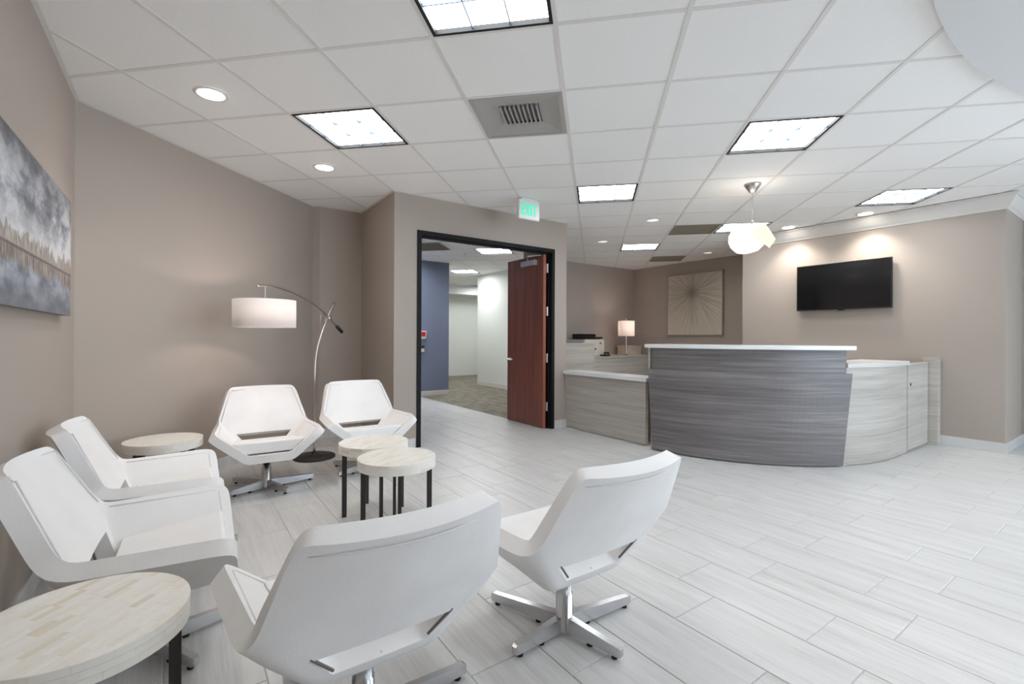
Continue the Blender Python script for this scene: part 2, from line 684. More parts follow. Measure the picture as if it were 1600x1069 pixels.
# walls -------------------------------------------------------------
TOP = H + 0.02
struct('wall_left', prism([(XL - 0.14, -3.74), (XL, -3.74), (XL, 4.024), (XL - 0.14, 4.08)], 0, TOP), WALL)
struct('wall_corner', prism([(XL, 4.024), (1.243, 5.747), (1.243, 5.90), (XL - 0.14, 4.08)], 0, TOP), WALL)
struct('wall_alcove', prism([(1.243, 5.747), (1.311, 5.70), (1.789, 5.70), (1.789, 5.84), (1.243, 5.90)], 0, TOP), WALL)
struct('wall_side', prism([(1.789, YD), (1.93, YD + 0.14), (1.93, 5.84), (1.789, 5.84)], 0, TOP), WALL)
bm = bmesh.new()
add_prism(bm, [(1.789, YD), (DX0 - 0.02, YD), (DX0 - 0.02, YD + 0.14), (1.93, YD + 0.14)], 0, TOP)
add_box(bm, DX1 + 0.02, 4.13, YD, YD + 0.14, 0, TOP)
add_box(bm, DX0 - 0.02, DX1 + 0.02, YD, YD + 0.14, DH + 0.02, TOP)
struct('wall_doorway', bm, WALL)
struct('wall_partition', prism([(4.13, YD + 0.14), (4.13, 5.4), (6.05, 6.94), (6.05, 7.08), (5.95, 7.08), (4.03, 5.45), (4.03, YD + 0.14)], 0, TOP), WALL)
struct('wall_back', box(6.05, 8.28, 6.94, 7.08, 0, TOP), WALL)
struct('wall_reception', box(8.14, 8.28, 3.81, 6.94, 0, TOP), WALL)
struct('wall_screen', box(6.9, 8.28, 1.05, 3.81, 0, TOP), WALL)
# corridor
struct('wall_hall_blue', box(1.789, 4.45, 8.55, 8.69, 0, TOP), BLUE)
struct('wall_hall_left', box(1.65, 1.789, 5.84, 8.69, 0, TOP), BLUE)
struct('wall_hall_return', box(4.31, 4.45, 8.69, 12.5, 0, TOP), PALE)
struct('wall_hall_end', box(4.31, 8.34, 12.5, 12.64, 0, TOP), PALE)
struct('wall_hall_right', box(5.95, 6.05, 7.08, 9.93, 0, TOP), PALE)
struct('wall_hall_nook', box(8.2, 8.34, 9.83, 12.5, 0, TOP), PALE)
struct('wall_hall_corner', box(6.05, 8.2, 9.83, 9.93, 0, TOP), PALE)
# soffit beam across the far end of the corridor
struct('trim_1', box(4.45, 8.2, 11.9, 12.5, H - 0.27, H), PALE)

# storefront windows behind and to the right of the photographer
WZ0, WZ1 = 0.25, 2.45


def window(name, along_x, a0, a1, face, depth_sign, n):
    """glazed opening; along_x: the wall runs along x, else along y; face = the wall face on the room side"""
    win = struct_root(name)

    def B(p0, p1, d0, d1, z0, z1):
        d0, d1 = face + depth_sign * d0, face + depth_sign * d1
        return box(p0, p1, d0, d1, z0, z1) if along_x else box(d0, d1, p0, p1, z0, z1)
    w = (a1 - a0) / n
    for k in range(n + 1):
        p = a0 + k * w
        obj('mullion', B(p - 0.025, p + 0.025, 0.04, 0.10, WZ0, WZ1), STEEL, win)
    for z in (WZ0, WZ1 - 0.05):
        obj('rail', B(a0 + 0.025, a1 - 0.025, 0.04, 0.10, z, z + 0.05), STEEL, win)
    for k in range(n):
        p = a0 + k * w
        obj('pane', B(p + 0.025, p + w - 0.025, 0.067, 0.073, WZ0 + 0.05, WZ1 - 0.05), GLASS, win)
    pl = bpy.data.lights.new('window_portal', 'AREA')
    pl.shape = 'RECTANGLE'
    pl.size, pl.size_y = a1 - a0, WZ1 - WZ0
    pl.cycles.is_portal = True
    po = bpy.data.objects.new('window_portal', pl)
    link(po, win)
    if along_x:
        po.location = ((a0 + a1) / 2, face + depth_sign * 0.02, (WZ0 + WZ1) / 2)
        po.rotation_euler = (PI / 2, 0, 0)              # shines towards +y
    else:
        po.location = (face + depth_sign * 0.02, (a0 + a1) / 2, (WZ0 + WZ1) / 2)
        po.rotation_euler = (PI / 2, 0, PI / 2)         # shines towards -x


WX0, WX1 = 2.4, 7.3
bm = bmesh.new()
add_box(bm, XL, WX0, -3.74, -3.6, 0, TOP)
add_box(bm, WX1, 7.75, -3.74, -3.6, 0, TOP)
add_box(bm, WX0, WX1, -3.74, -3.6, 0, WZ0)
add_box(bm, WX0, WX1, -3.74, -3.6, WZ1, TOP)
struct('wall_rear', bm, WALL)
window('window_1', True, WX0, WX1, -3.6, -1, 4)
WY0, WY1 = -3.4, -0.4
bm = bmesh.new()
add_box(bm, 7.75, 7.89, -3.74, WY0, 0, TOP)
add_box(bm, 7.75, 7.89, WY1, 1.05, 0, TOP)
add_box(bm, 7.75, 7.89, WY0, WY1, 0, WZ0)
add_box(bm, 7.75, 7.89, WY0, WY1, WZ1, TOP)
struct('wall_right', bm, WALL)
window('window_2', False, WY0, WY1, 7.75, 1, 3)

# floor --------------------------------------------------------------
floor = struct_root('floor')
bm = bmesh.new()
add_box(bm, -0.9, 8.6, -4.0, 12.9, -0.12, -0.003)
obj('screed', bm, GROUT, floor)
TW, TL, GAP = 0.2886, 0.571, 0.0040


def tile_mesh(pts, z0, z1, name, m, bev=0.0015, flip=False):
    bm = bmesh.new()
    add_prism(bm, pts, z0, z1)
    bmesh.ops.recalc_face_normals(bm, faces=bm.faces[:])
    if bev:
        zf = z0 if flip else z1
        es = [e for e in bm.edges if all(abs(v.co.z - zf) < 1e-6 for v in e.verts)]
        bmesh.ops.bevel(bm, geom=es, offset=bev, segments=1, affect='EDGES')
    me = bpy.data.meshes.new(name)
    bm.to_mesh(me)
    bm.free()
    me.materials.append(m)
    return me


full_tile = tile_mesh([(-(TW - GAP) / 2, -(TL - GAP) / 2), ((TW - GAP) / 2, -(TL - GAP) / 2), ((TW - GAP) / 2, (TL - GAP) / 2), (-(TW - GAP) / 2, (TL - GAP) / 2)], -0.010, 0.0, 'floor_tile', FLOOR)
cands = []
for r in range(-9, 24):
    x0 = 1.69 + TW * r
    ph = 0.645 if r % 2 == 0 else 0.838
    for k in range(-9, 17):
        y0 = ph + TL * k
        sq = [(x0 + GAP / 2, y0 + GAP / 2), (x0 + TW - GAP / 2, y0 + GAP / 2), (x0 + TW - GAP / 2, y0 + TL - GAP / 2), (x0 + GAP / 2, y0 + TL - GAP / 2)]
        for reg in (ROOM, HALL_TILE):
            p = clip_poly(reg, sq)
            if len(p) < 3 or abs(area(p)) < 5e-4:
                continue
            cx, cy = x0 + TW / 2, y0 + TL / 2
            vis = seen(p + [(cx, cy)], 0)
            hidden = (cx > 4.4 and cy > 2.2 and cx < 6.9) or cx > 6.95 and cy > 2 or cy > 5.3 and reg is ROOM and cx > 4
            cands.append((0 if vis and not hidden else 1, cx * fwd.x + cy * fwd.y, cx, cy, p, abs(area(p)) > 0.995 * (TW - GAP) * (TL - GAP)))
cands.sort(key=lambda t: t[:4])
rest = bmesh.new()
n_t = 0
for pri, d, cx, cy, p, whole in cands:
    if pri == 0 and n_t < 298:
        n_t += 1
        if whole:
            from_mesh('floor_tile', full_tile, floor, (cx, cy, 0))
        else:
            q = [(a - cx, b - cy) for a, b in p]
            from_mesh('floor_tile', tile_mesh(q, -0.010, 0.0, 'floor_tile', FLOOR, 0.0), floor, (cx, cy, 0))
    else:
        add_prism(rest, p, -0.010, 0.0)
o = obj('outlying_tiles', rest, FLOOR, floor)
o['kind'] = 'stuff'
# corridor carpet
obj('carpet', prism([(3.823, YD + 0.14), (4.03, YD + 0.14), (4.03, 5.45), (5.95, 7.08), (5.95, 9.93), (8.2, 9.93), (8.2, 12.5), (4.45, 12.5), (4.45, 8.55), (3.823, 8.55)], -0.003, 0.004), CARPET, floor)
obj('carpet_edging', box(3.806, 3.823, YD + 0.14, 8.55, -0.002, 0.006), STEEL, floor)

# ceiling --------------------------------------------------------------
ceiling = struct_root('ceiling')
bm = bmesh.new()
add_box(bm, -0.9, 8.6, -4.0, 12.9, H + 0.075, H + 0.16)
obj('deck', bm, MATTEDARK, ceiling)
G = 0.6096
OX, OY = 1.4526, 1.7195
S2 = math.sqrt(0.5)
HALL_CEIL = [(1.789, YD + 0.14), (4.03, YD + 0.14), (4.03, 5.45), (5.95, 7.08), (5.95, 9.93), (8.2, 9.93), (8.2, 11.9), (4.45, 11.9), (4.45, 8.55), (1.789, 8.55)]


def gw(i, j):
    return (OX + (i * S2 + j * S2) * G, OY + (-i * S2 + j * S2) * G)


TROFFERS = [(-1, -1), (-3, 1), (2, 2), (0, 4), (1, 9), (3, 7), (5, 5)]
VENTS = [(-1, 1), (2, 7), (2, 11)]
HALL_TROFFERS = [(-3, 9), (-5, 13), (-6, 9), (-5, 17)]  # last two are unseen, added to brighten the blue wall and far end
REAR_TROFFERS = []
skip = set(TROFFERS + VENTS + HALL_TROFFERS + REAR_TROFFERS)
e = 0.006
sq0 = [gw(e / G, e / G), gw(1 - e / G, e / G), gw(1 - e / G, 1 - e / G), gw(e / G, 1 - e / G)]
c0 = gw(0.5, 0.5)


def ccw(p):
    return p if area(p) > 0 else p[::-1]


full_panel = tile_mesh([(a - c0[0], b - c0[1]) for a, b in ccw(sq0)], H, H + 0.016, 'ceiling_tile', CEIL, 0)
cands = []
runs_i, runs_j = {}, {}
for i in range(-14, 17):
    for j in range(-10, 18):
        s = ccw([gw(i + e / G, j + e / G), gw(i + 1 - e / G, j + e / G), gw(i + 1 - e / G, j + 1 - e / G), gw(i + e / G, j + 1 - e / G)])
        for reg in (ROOM, HALL_CEIL):
            p = clip_poly(reg, s)
            if len(p) >= 3 and abs(area(p)) > 1e-3:
                c = gw(i + 0.5, j + 0.5)
                if (i, j) not in skip:
                    cands.append((0 if seen(p + [c], H) else 1, c[0] * fwd.x + c[1] * fwd.y, c, p, abs(area(p)) > 0.995 * (G - 2 * e) ** 2))
        # grid bars: one along the i = const side, one along the j = const side
        hw = 0.012 / G
        for key, d, rect in ((i, runs_i, [(i - hw, j), (i + hw, j), (i + hw, j + 1), (i - hw, j + 1)]), (j, runs_j, [(i, j - hw), (i + 1, j - hw), (i + 1, j + hw), (i, j + hw)])):
            rp = ccw([gw(*q) for q in rect])
            for reg in (ROOM, HALL_CEIL):
                p = clip_poly(reg, rp)
                if len(p) >= 3 and abs(area(p)) > 2e-5:
                    d.setdefault(key, bmesh.new())
                    add_prism(d[key], p, H - (0.003 if d is runs_i else 0.0024), H + (0.03 if d is runs_i else 0.028))
cands.sort(key=lambda t: t[:3])
rest = bmesh.new()
n_t = 0
for pri, d, c, p, whole in cands:
    if pri == 0 and n_t < 298:
        n_t += 1
        if whole:
            from_mesh('ceiling_tile', full_panel, ceiling, (c[0], c[1], 0))
        else:
            from_mesh('ceiling_tile', tile_mesh([(a - c[0], b - c[1]) for a, b in p], H, H + 0.016, 'ceiling_tile', CEIL, 0), ceiling, (c[0], c[1], 0))
    else:
        add_prism(rest, p, H, H + 0.016)
o = obj('outlying_panels', rest, CEIL, ceiling)
o['kind'] = 'stuff'
for d in (runs_i, runs_j):
    for k in sorted(d):
        obj('grid_runner', d[k], GRIDM, ceiling)

# round plaster soffit in the ceiling, near the right
circ = [(4.43 * 0.8181 - 0.783 * 0.5751, -(4.43 * 0.5751 + 0.783 * 0.8181))]
ccx, ccy = circ[0]
pts = [(ccx + 3.85 * math.cos(2 * PI * k / 120), ccy + 3.85 * math.sin(2 * PI * k / 120)) for k in range(120)]
p = clip_poly(pts, [(XL, -3.6), (7.75, -3.6), (7.75, 1.05), (XL, 1.05)])
struct('trim_2', prism(p, H - 0.028, H - 0.004), SOFFIT)

# perimeter wall angle
def strip(name, pts, z0, z1, t, m, side=1):
    """thin moulding along a polyline; offset t to the left (side=1) of its direction"""
    P = [Vector(p).to_2d() for p in pts]
    offs = []
    for i, p in enumerate(P):
        d1 = (P[i] - P[i - 1]).normalized() if i > 0 else (P[1] - P[0]).normalized()
        d2 = (P[i + 1] - P[i]).normalized() if i < len(P) - 1 else d1
        n1 = Vector((-d1.y, d1.x)) * side
        n2 = Vector((-d2.y, d2.x)) * side
        n = (n1 + n2).normalized()
        offs.append(p + n * (t / max(0.3, n.dot(n1))))
    bm = bmesh.new()
    for i in range(len(P) - 1):
        add_prism(bm, ccw([tuple(P[i]), tuple(P[i + 1]), tuple(offs[i + 1]), tuple(offs[i])]), z0, z1)
    return struct(name, bm, m)


LEFT_LINE = [(XL, -3.6), (XL, 4.024), (1.243, 5.747), (1.311, 5.70), (1.789, 5.70), (1.789, YD), (4.13, YD), (4.13, 5.4), (6.05, 6.94), (8.14, 6.94), (8.14, 3.81)]
strip('trim_3', LEFT_LINE, H - 0.006, H - 0.003, 0.022, GRIDM, -1)
strip('baseboard_left', [(XL, -3.6), (XL, 4.024), (1.243, 5.747), (1.311, 5.70), (1.789, 5.70), (1.789, YD), (DX0 - 0.06, YD)], 0.0, 0.10, 0.010, FLOOR, -1)
strip('baseboard_door', [(DX1 + 0.055, YD), (4.128, YD)], 0.0, 0.10, 0.010, FLOOR, -1)
strip('baseboard_right', [(6.9, 3.81), (6.9, 1.05), (7.75, 1.05), (7.75, -3.6)], 0.0, 0.105, 0.012, FLOOR, -1)
strip('baseboard_hall', [(DX0 - 0.2, 8.55), (4.45, 8.55)], 0.0, 0.10, 0.012, TRIMW, -1)
strip('baseboard_hall_right', [(5.95, 9.93), (5.95, 7.2)], 0.0, 0.10, 0.012, TRIMW, -1)


def crown(name, pts):
    """crown moulding swept along a polyline (profile: down, out)"""
    prof = [(0.0, H - 0.155), (0.012, H - 0.155), (0.016, H - 0.14), (0.04, H - 0.115), (0.07, H - 0.065), (0.085, H - 0.035), (0.10, H - 0.03), (0.10, H - 0.008), (0.0, H - 0.008)]
    P = [Vector(p).to_2d() for p in pts]
    bm = bmesh.new()
    rows = []
    for i, p in enumerate(P):
        d1 = (P[i] - P[i - 1]).normalized() if i > 0 else (P[1] - P[0]).normalized()
        d2 = (P[i + 1] - P[i]).normalized() if i < len(P) - 1 else d1
        n1, n2 = Vector((d1.y, -d1.x)), Vector((d2.y, -d2.x))
        n = (n1 + n2).normalized()
        k = 1.0 / n.dot(n1)
        rows.append([bm.verts.new((p.x + n.x * k * t, p.y + n.y * k * t, z)) for t, z in prof])
    for a, b in zip(rows, rows[1:]):
        for q in range(len(prof)):
            w = (q + 1) % len(prof)
            bm.faces.new((a[q], a[w], b[w], b[q]))
    bm.faces.new(rows[0])
    bm.faces.new(rows[-1][::-1])
    return struct(name, bm, TRIMW)


crown('trim_4', [(8.14, 3.81), (6.9, 3.81), (6.9, 1.05), (7.75, 1.05), (7.75, -3.6)])


# ------------------------------------------------------------------ ceiling fixtures
def troffer(i, j, label, group, hall=False):
    c = gw(i + 0.5, j + 0.5)
    t = thing('ceiling_light', label, 'ceiling light', (c[0], c[1], H), -PI / 4, group)
    a = G / 2 - 0.010
    w = 0.017
    bm = bmesh.new()
    for x0, x1, y0, y1 in ((-a, a, -a, -a + w), (-a, a, a - w, a), (-a, -a + w, -a + w, a - w), (a - w, a, -a + w, a - w)):
        add_box(bm, x0, x1, y0, y1, -0.006, 0.05)
    obj('frame', bm, SHADOWGAP, t)
    b = a - w
    obj('lens', box(-b, b, -b, b, 0.018, 0.024), TUBE_HALL if hall else TUBE, t)
    bm = bmesh.new()
    for k in (1, 2):
        q = -b + 2 * b * k / 3
        add_box(bm, q - 0.003, q + 0.003, -b, b, 0.003, 0.0175)
    for k in (1, 2):
        q = -b + 2 * b * k / 3
        for x0, x1 in ((-b, -b / 3 - 0.004), (-b / 3 + 0.004, b / 3 - 0.004), (b / 3 + 0.004, b)):
            add_box(bm, x0, x1, q - 0.003, q + 0.003, 0.003, 0.0175)
    obj('louvre', bm, LOUVRE, t)
    return t


TL_LABELS = ['large square ceiling light at the top edge, nearest of all', 'square ceiling light over the left lounge, between two small downlights',
             'square ceiling light right of centre, in front of the pendant lamp', 'square ceiling light just right of the green exit sign',
             'smallest and farthest square ceiling light, above the starburst picture', 'square ceiling light partly behind the hanging pendant lamp',
             'rightmost square ceiling light, beside the crown moulding']
for (i, j), lb in zip(TROFFERS, TL_LABELS):
    troffer(i, j, lb, 'square fluorescent ceiling lights')
for (i, j), lb in zip(HALL_TROFFERS, ['larger ceiling light seen through the doorway, near the open door', 'smaller ceiling light far down the corridor behind the blue wall',
                                         'added fill ceiling light in front of the blue corridor wall, hidden by the door frame', 'added unseen fill ceiling light in the corridor nook beyond the pale right wall']):
    troffer(i, j, lb, 'corridor ceiling lights', True)


def vent(i, j, label, m, fancy, frac=1.0):
    c = gw(i + 0.5, j + 0.5)
    t = thing('air_vent', label, 'air vent', (c[0], c[1], H), -PI / 4, 'square air vents in the ceiling')
    a = G / 2 - 0.012
    bm = bmesh.new()
    w = 0.03
    for x0, x1, y0, y1 in ((-a, a, -a, -a + w), (-a, a, a - w, a), (-a, -a + w, -a + w, a - w), (a - w, a, -a + w, a - w)):
        add_box(bm, x0, x1, y0, y1, -0.006, 0.008)
    obj('frame', bm, m, t)
    if fancy:
        # perforated face sloping up to a small square core of blades
        bm = bmesh.new()
        b = a - w
        k = 0.13
        vo = [bm.verts.new((x * b, y * b, -0.003)) for x, y in ((-1, -1), (1, -1), (1, 1), (-1, 1))]
        vi = [bm.verts.new((x * k, y * k, 0.022)) for x, y in ((-1, -1), (1, -1), (1, 1), (-1, 1))]
        for q in range(4):
            w2 = (q + 1) % 4
            bm.faces.new((vo[q], vo[w2], vi[w2], vi[q]))
        obj('face_plate', bm, m, t)
        obj('core', box(-k, k, -k, k, 0.035, 0.04), GREYPL, t)
        for q in range(9):
            x = -k + 0.012 + q * (2 * k - 0.024) / 8
            obj('blade', box(x - 0.005, x + 0.005, -k, k, 0.004, 0.034), m, t)
    else:
        obj('core', box(-a + w, a - w, -a + w, a - w, 0.035, 0.04), MATTEDARK, t)
        for q in range(12):
            y = -a + w + 0.024 + q * (2 * (a - w) - 0.048) / 11
            bm = bmesh.new()
            add_box(bm, -a + w, a - w, y - 0.022, y + 0.018, 0.0, 0.006)
            obj('blade', bm, m, t)
    return t


vent(-1, 1, 'grey perforated air vent, largest and nearest, in front of the exit sign', VENTM, True)
vent(2, 7, 'brownish louvred air vent left of the pendant lamp', VENTD, False)
vent(2, 11, 'brownish louvred air vent farthest back, above the reception corner', VENTD, False)

# corridor return grille, proud of the ceiling
t = thing('return_grille', 'dark grille on the corridor ceiling seen at upper left of doorway', 'air vent', gw(-4.15, 8.55) + (H - 0.004,), -PI / 4)
obj('frame', box(-0.3, 0.3, -0.3, 0.3, -0.008, 0.0), VENTD, t)
for q in range(8):
    y = -0.25 + q * 0.0714
    obj('slat', box(-0.27, 0.27, y - 0.012, y + 0.012, -0.016, -0.008), VENTD, t)

DOWN = [(0.152, 3.439, 'brightest round downlight at upper left, nearest the picture wall'), (1.035, 4.35, 'round downlight just below the left square ceiling light'),
        (4.877, 3.86, 'unlit looking round downlight between square light and pendant lamp'), (5.346, 5.172, 'small round downlight above the smallest square ceiling light on its left'),
        (7.511, 4.77, 'round downlight above the starburst picture, right of the far vent'), (6.658, 3.049, 'round downlight just right of the pendant lamp'),
        (6.653, 2.181, 'round downlight below the rightmost square light, by the moulding')]
for k, (x, y, lb) in enumerate(DOWN):
    t = thing('downlight', lb, 'downlight', (x, y, H), 0, 'round recessed downlights')
    bm = bmesh.new()
    add_lathe(bm, [(0.072, -0.003), (0.076, -0.010), (0.092, -0.009), (0.096, -0.0035), (0.072, -0.003)], 32, caps=False)
    obj('trim_ring', bm, WHITEPL, t, True)
    obj('lens', lathe([(0.071, -0.007), (0.0705, -0.004)], 32), DIMCAN if k in (2, 3, 4) else CANLAMP, t)
    ld = bpy.data.lights.new('downlight_lamp', 'SPOT')
    ld.energy = SPOT_W * (1.4, 0.35, 0.25, 0.2, 0.2, 2.8, 2.8)[k]
    ld.color = (1.0, 0.92, 0.85)
    ld.spot_size = math.radians(118)
    ld.spot_blend = 0.7
    ld.shadow_soft_size = 0.06
    lo = bpy.data.objects.new('downlight_lamp', ld)
    link(lo, t)
    lo.location = (0, 0, -0.02)

# fill downlights added out of view in the round soffit to brighten the floor
for x, y, where in ((2.3, 0.1, 'nearest the lounge chairs'), (4.3, 0.0, 'nearest the reception desk'), (3.3, -1.8, 'nearest the rear window'), (1.2, -1.4, 'nearest the left wall'), (5.6, -1.4, 'nearest the right window')):
    t = thing('downlight', 'added unseen fill downlight in the round plaster soffit, ' + where, 'downlight', (x, y, H - 0.025), 0, 'added fill downlights in the round soffit')
    bm = bmesh.new()
    add_lathe(bm, [(0.072, -0.003), (0.076, -0.010), (0.092, -0.009), (0.096, -0.0035), (0.072, -0.003)], 32, caps=False)
    obj('trim_ring', bm, WHITEPL, t, True)
    obj('lens', lathe([(0.071, -0.007), (0.0705, -0.004)], 32), CANLAMP, t)
    ld = bpy.data.lights.new('downlight_lamp', 'SPOT')
    ld.energy = 34
    ld.color = (0.97, 0.98, 1.0)
    ld.spot_size = math.radians(130)
    ld.spot_blend = 0.8
    ld.shadow_soft_size = 0.15
    lo = bpy.data.objects.new('downlight_lamp', ld)
    link(lo, t)
    lo.location = (0, 0, -0.02)

# corridor sprinkler head
o = obj('sprinkler_head', lathe([(0.03, H - 0.004), (0.03, H - 0.01), (0.01, H - 0.012), (0.01, H - 0.035), (0.022, H - 0.038), (0.022, H - 0.042)], 16, cx=4.15, cy=7.35), STEEL)
tag(o, 'tiny steel sprinkler head on the corridor ceiling beyond the door', 'sprinkler')

# exit sign -------------------------------------------------------------
EX, EY = 3.065, 4.07
t = thing('exit_sign', 'white exit sign with green letters hanging from the ceiling by the doorway', 'sign', (EX, EY, H), 0)
obj('canopy', box(-0.11, 0.11, -0.03, 0.03, -0.022, -0.004, 0.004), WHITEPL, t)
obj('housing', box(-0.14, 0.14, -0.025, 0.025, -0.225, -0.022, 0.006), WHITEPL, t)
LW, LH, ST = 0.036, 0.125, 0.0125
z0 = -0.186


def bar(bm, p, q, w):
    p, q = Vector(p), Vector(q)
    d = (q - p).normalized()
    n = Vector((-d.y, d.x)) * w / 2
    add = [(p + n), (p - n), (q - n), (q + n)]
    lo = [bm.verts.new((v.x, -0.0295, v.y)) for v in add]
    hi = [bm.verts.new((v.x, -0.0252, v.y)) for v in add]
    bm.faces.new(lo)
    bm.faces.new(hi[::-1])
    for a in range(4):
        b = (a + 1) % 4
        bm.faces.new((lo[a], hi[a], hi[b], lo[b]))


LETTERS = {'E': [((0, 0), (0, 1)), ((0, .5), (.85, .5)), ((0, 1), (1, 1)), ((0, 0), (1, 0))], 'X': [((0, 0), (1, 1)), ((0, 1), (1, 0))],
           'I': [((.5, 0), (.5, 1))], 'T': [((0, 1), (1, 1)), ((.5, 0), (.5, 1))]}
x = -0.098
for ch in 'EXIT':
    bm = bmesh.new()
    wch = LW if ch != 'I' else 0.012
    for a, b in LETTERS[ch]:
        A = Vector((x + a[0] * wch, z0 + ST / 2 + a[1] * (LH - ST)))
        B = Vector((x + b[0] * wch, z0 + ST / 2 + b[1] * (LH - ST)))
        d = (B - A).normalized() * (ST / 2)
        bar(bm, A - d * (abs(d.y) > abs(d.x)), B + d * (abs(d.y) > abs(d.x)), ST)
    obj('letter', bm, GREENLED, t)
    x += wch + 0.0235

# pendant lamp ------------------------------------------------------------
PX, PY = 4.524, 2.403
t = thing('pendant_lamp', 'glowing cream pendant lamp of folded glass above the dark reception desk', 'pendant lamp', (PX, PY, H), 0)
obj('canopy', lathe([(0.074, -0.003), (0.076, -0.012), (0.05, -0.045), (0.028, -0.078), (0.012, -0.085)], 28), NICKEL, t, True)
obj('cord', tube([(0, 0, -0.08), (0, 0, -0.36)], 0.0035, 8), NICKEL, t)
obj('finial', lathe([(0.012, -0.35), (0.015, -0.36), (0.015, -0.38), (0.006, -0.395)], 16), NICKEL, t, True)
bm = bmesh.new()
rows = []
NT = 64
prof = [(0.03, 0.262), (0.085, 0.252), (0.125, 0.222), (0.150, 0.165), (0.152, 0.11), (0.135, 0.06), (0.095, 0.018), (0.03, 0.0)]
for r, z in prof:
    row = []
    for k in range(NT):
        th = 2 * PI * k / NT
        lob = 1.0 + 0.06 * math.cos(2 * (th - yaw)) + 0.025 * math.cos(5 * th + 1.0)
        zz = z + 0.012 * math.cos(2 * th + 0.6) * (r / 0.15)
        row.append(bm.verts.new((r * lob * math.cos(th) - 0.055 * rgt.x, r * lob * math.sin(th) - 0.055 * rgt.y, -0.668 + zz)))
    rows.append(row)
for a, b in zip(rows, rows[1:]):
    for k in range(NT):
        j = (k + 1) % NT
        bm.faces.new((a[k], a[j], b[j], b[k]))
bm.faces.new(rows[0])
bm.faces.new(rows[-1][::-1])
shade = obj('inner_shade', bm, PENDM, t, True)
# square sheets of glass slumped over the inner bowl, one each side
for sg, sc2 in ((1, 1.0), (-1, 0.80)):
    bm = bmesh.new()
    n = 12
    cT, cR, cB, cL = Vector((.087, .07, .124)), Vector((.223, -.03, .012)), Vector((.118, .10, -.112)), Vector((-.11, .20, .006))
    vs = []
    for i in range(n + 1):
        for j in range(n + 1):
            u_, v_ = i / n, j / n
            p_ = cL.lerp(cT, u_).lerp(cB.lerp(cR, u_), v_)
            bulge = 16 * u_ * (1 - u_) * v_ * (1 - v_)
            p_ = p_ + Vector((0.01, 0.03, 0.0)) * bulge + Vector((0, -0.02, 0.01)) * math.sin(3 * u_ + 2 * v_)
            q_ = (rgt * p_.x - fwd * p_.y) * sg * sc2
            vs.append(bm.verts.new(q_ + Vector((0, 0, p_.z * sc2 - 0.528))))
    for i in range(n):
        for j in range(n):
            bm.faces.new((vs[i * (n + 1) + j], vs[(i + 1) * (n + 1) + j], vs[(i + 1) * (n + 1) + j + 1], vs[i * (n + 1) + j + 1]))
    fo = obj('glass_fold', bm, PENDFOLD, t, True)
    md = fo.modifiers.new('thickness', 'SOLIDIFY')
    md.thickness = 0.006
ld = bpy.data.lights.new('pendant_bulb', 'POINT')
ld.energy = 1.0
ld.color = (1.0, 0.90, 0.83)
ld.shadow_soft_size = 0.12
lo = bpy.data.objects.new('pendant_bulb', ld)
link(lo, t)
lo.location = (0, 0, -0.24)

# ------------------------------------------------------------------ doorway
d1 = struct_root('door_1')
bm = bmesh.new()
FW = 0.045
add_box(bm, DX0 - FW, DX0, YD - 0.014, YD + 0.152, 0.001, DH + FW)
add_box(bm, DX1, DX1 + FW, YD - 0.014, YD + 0.152, 0.001, DH + FW)
add_box(bm, DX0, DX1, YD - 0.014, YD + 0.152, DH, DH + FW)
# rebate stops
add_box(bm, DX0, DX0 + 0.016, YD + 0.045, YD + 0.095, 0.001, DH)
add_box(bm, DX1 - 0.016, DX1, YD + 0.045, YD + 0.095, 0.001, DH)
add_box(bm, DX0 + 0.016, DX1 - 0.016, YD + 0.045, YD + 0.095, DH - 0.016, DH)
obj('door_frame', bm, DOORFRAME, d1)
# open leaf: hinged at the right jamb, swung square into the corridor
LX1 = 3.835
LX0 = LX1 - 0.045
LY0, LY1 = 4.70, 5.50
leaf = obj('door_leaf', box(LX0, LX1, LY0 + 0.004, LY1, 0.008, DH - 0.02, 0.002, 1), WOOD, d1)
leaf['label'] = 'reddish brown wooden door leaf standing open'
obj('leaf_edge', box(LX0 + 0.002, LX1 - 0.002, LY0, LY0 + 0.0035, 0.010, DH - 0.022), WOODEDGE, leaf)
for z in (0.28, 0.90, 1.50, 2.05):
    h = obj('hinge', box(LX1 + 0.001, DX1 - 0.017, LY0 - 0.004, LY0 + 0.0, z - 0.055, z + 0.055), STEEL, leaf)
    obj('hinge_barrel', lathe([(0.008, z - 0.058), (0.009, z - 0.05), (0.009, z + 0.05), (0.008, z + 0.058)], 12, cx=LX1 + 0.012, cy=LY0 - 0.012), STEEL, leaf)
bm = bmesh.new()
zc = 0.86
add_lathe(bm, [(0.026, 0), (0.026, 0.008), (0.012, 0.012), (0.012, 0.045)], 20)
for v in bm.verts:
    v.co = Vector((LX0 - v.co.z, LY1 - 0.07 + v.co.x, zc + v.co.y))
add_tube(bm, [(LX0 - 0.042, LY1 - 0.07, zc), (LX0 - 0.045, LY1 - 0.11, zc), (LX0 - 0.045, LY1 - 0.175, zc - 0.002)], [0.011, 0.010, 0.008], 10)
obj('door_handle', bm, STEEL, leaf)
obj('latch_plate', box(LX0 + 0.01, LX1 - 0.01, LY1, LY1 + 0.003, zc - 0.06, zc + 0.06), STEEL, leaf)
obj('door_closer', box(LX0 - 0.06, LX0, LY0 + 0.12, LY0 + 0.42, 2.10, 2.17, 0.006), STEEL, leaf)
obj('closer_arm', tube([(LX0 - 0.03, LY0 + 0.3, 2.165), (LX0 - 0.03, LY0 + 0.3, 2.195), (LX0 - 0.13, LY0 + 0.16, 2.21), (LX0 - 0.02, LY0 + 0.03, 2.222)], 0.012, 8), STEEL, leaf)

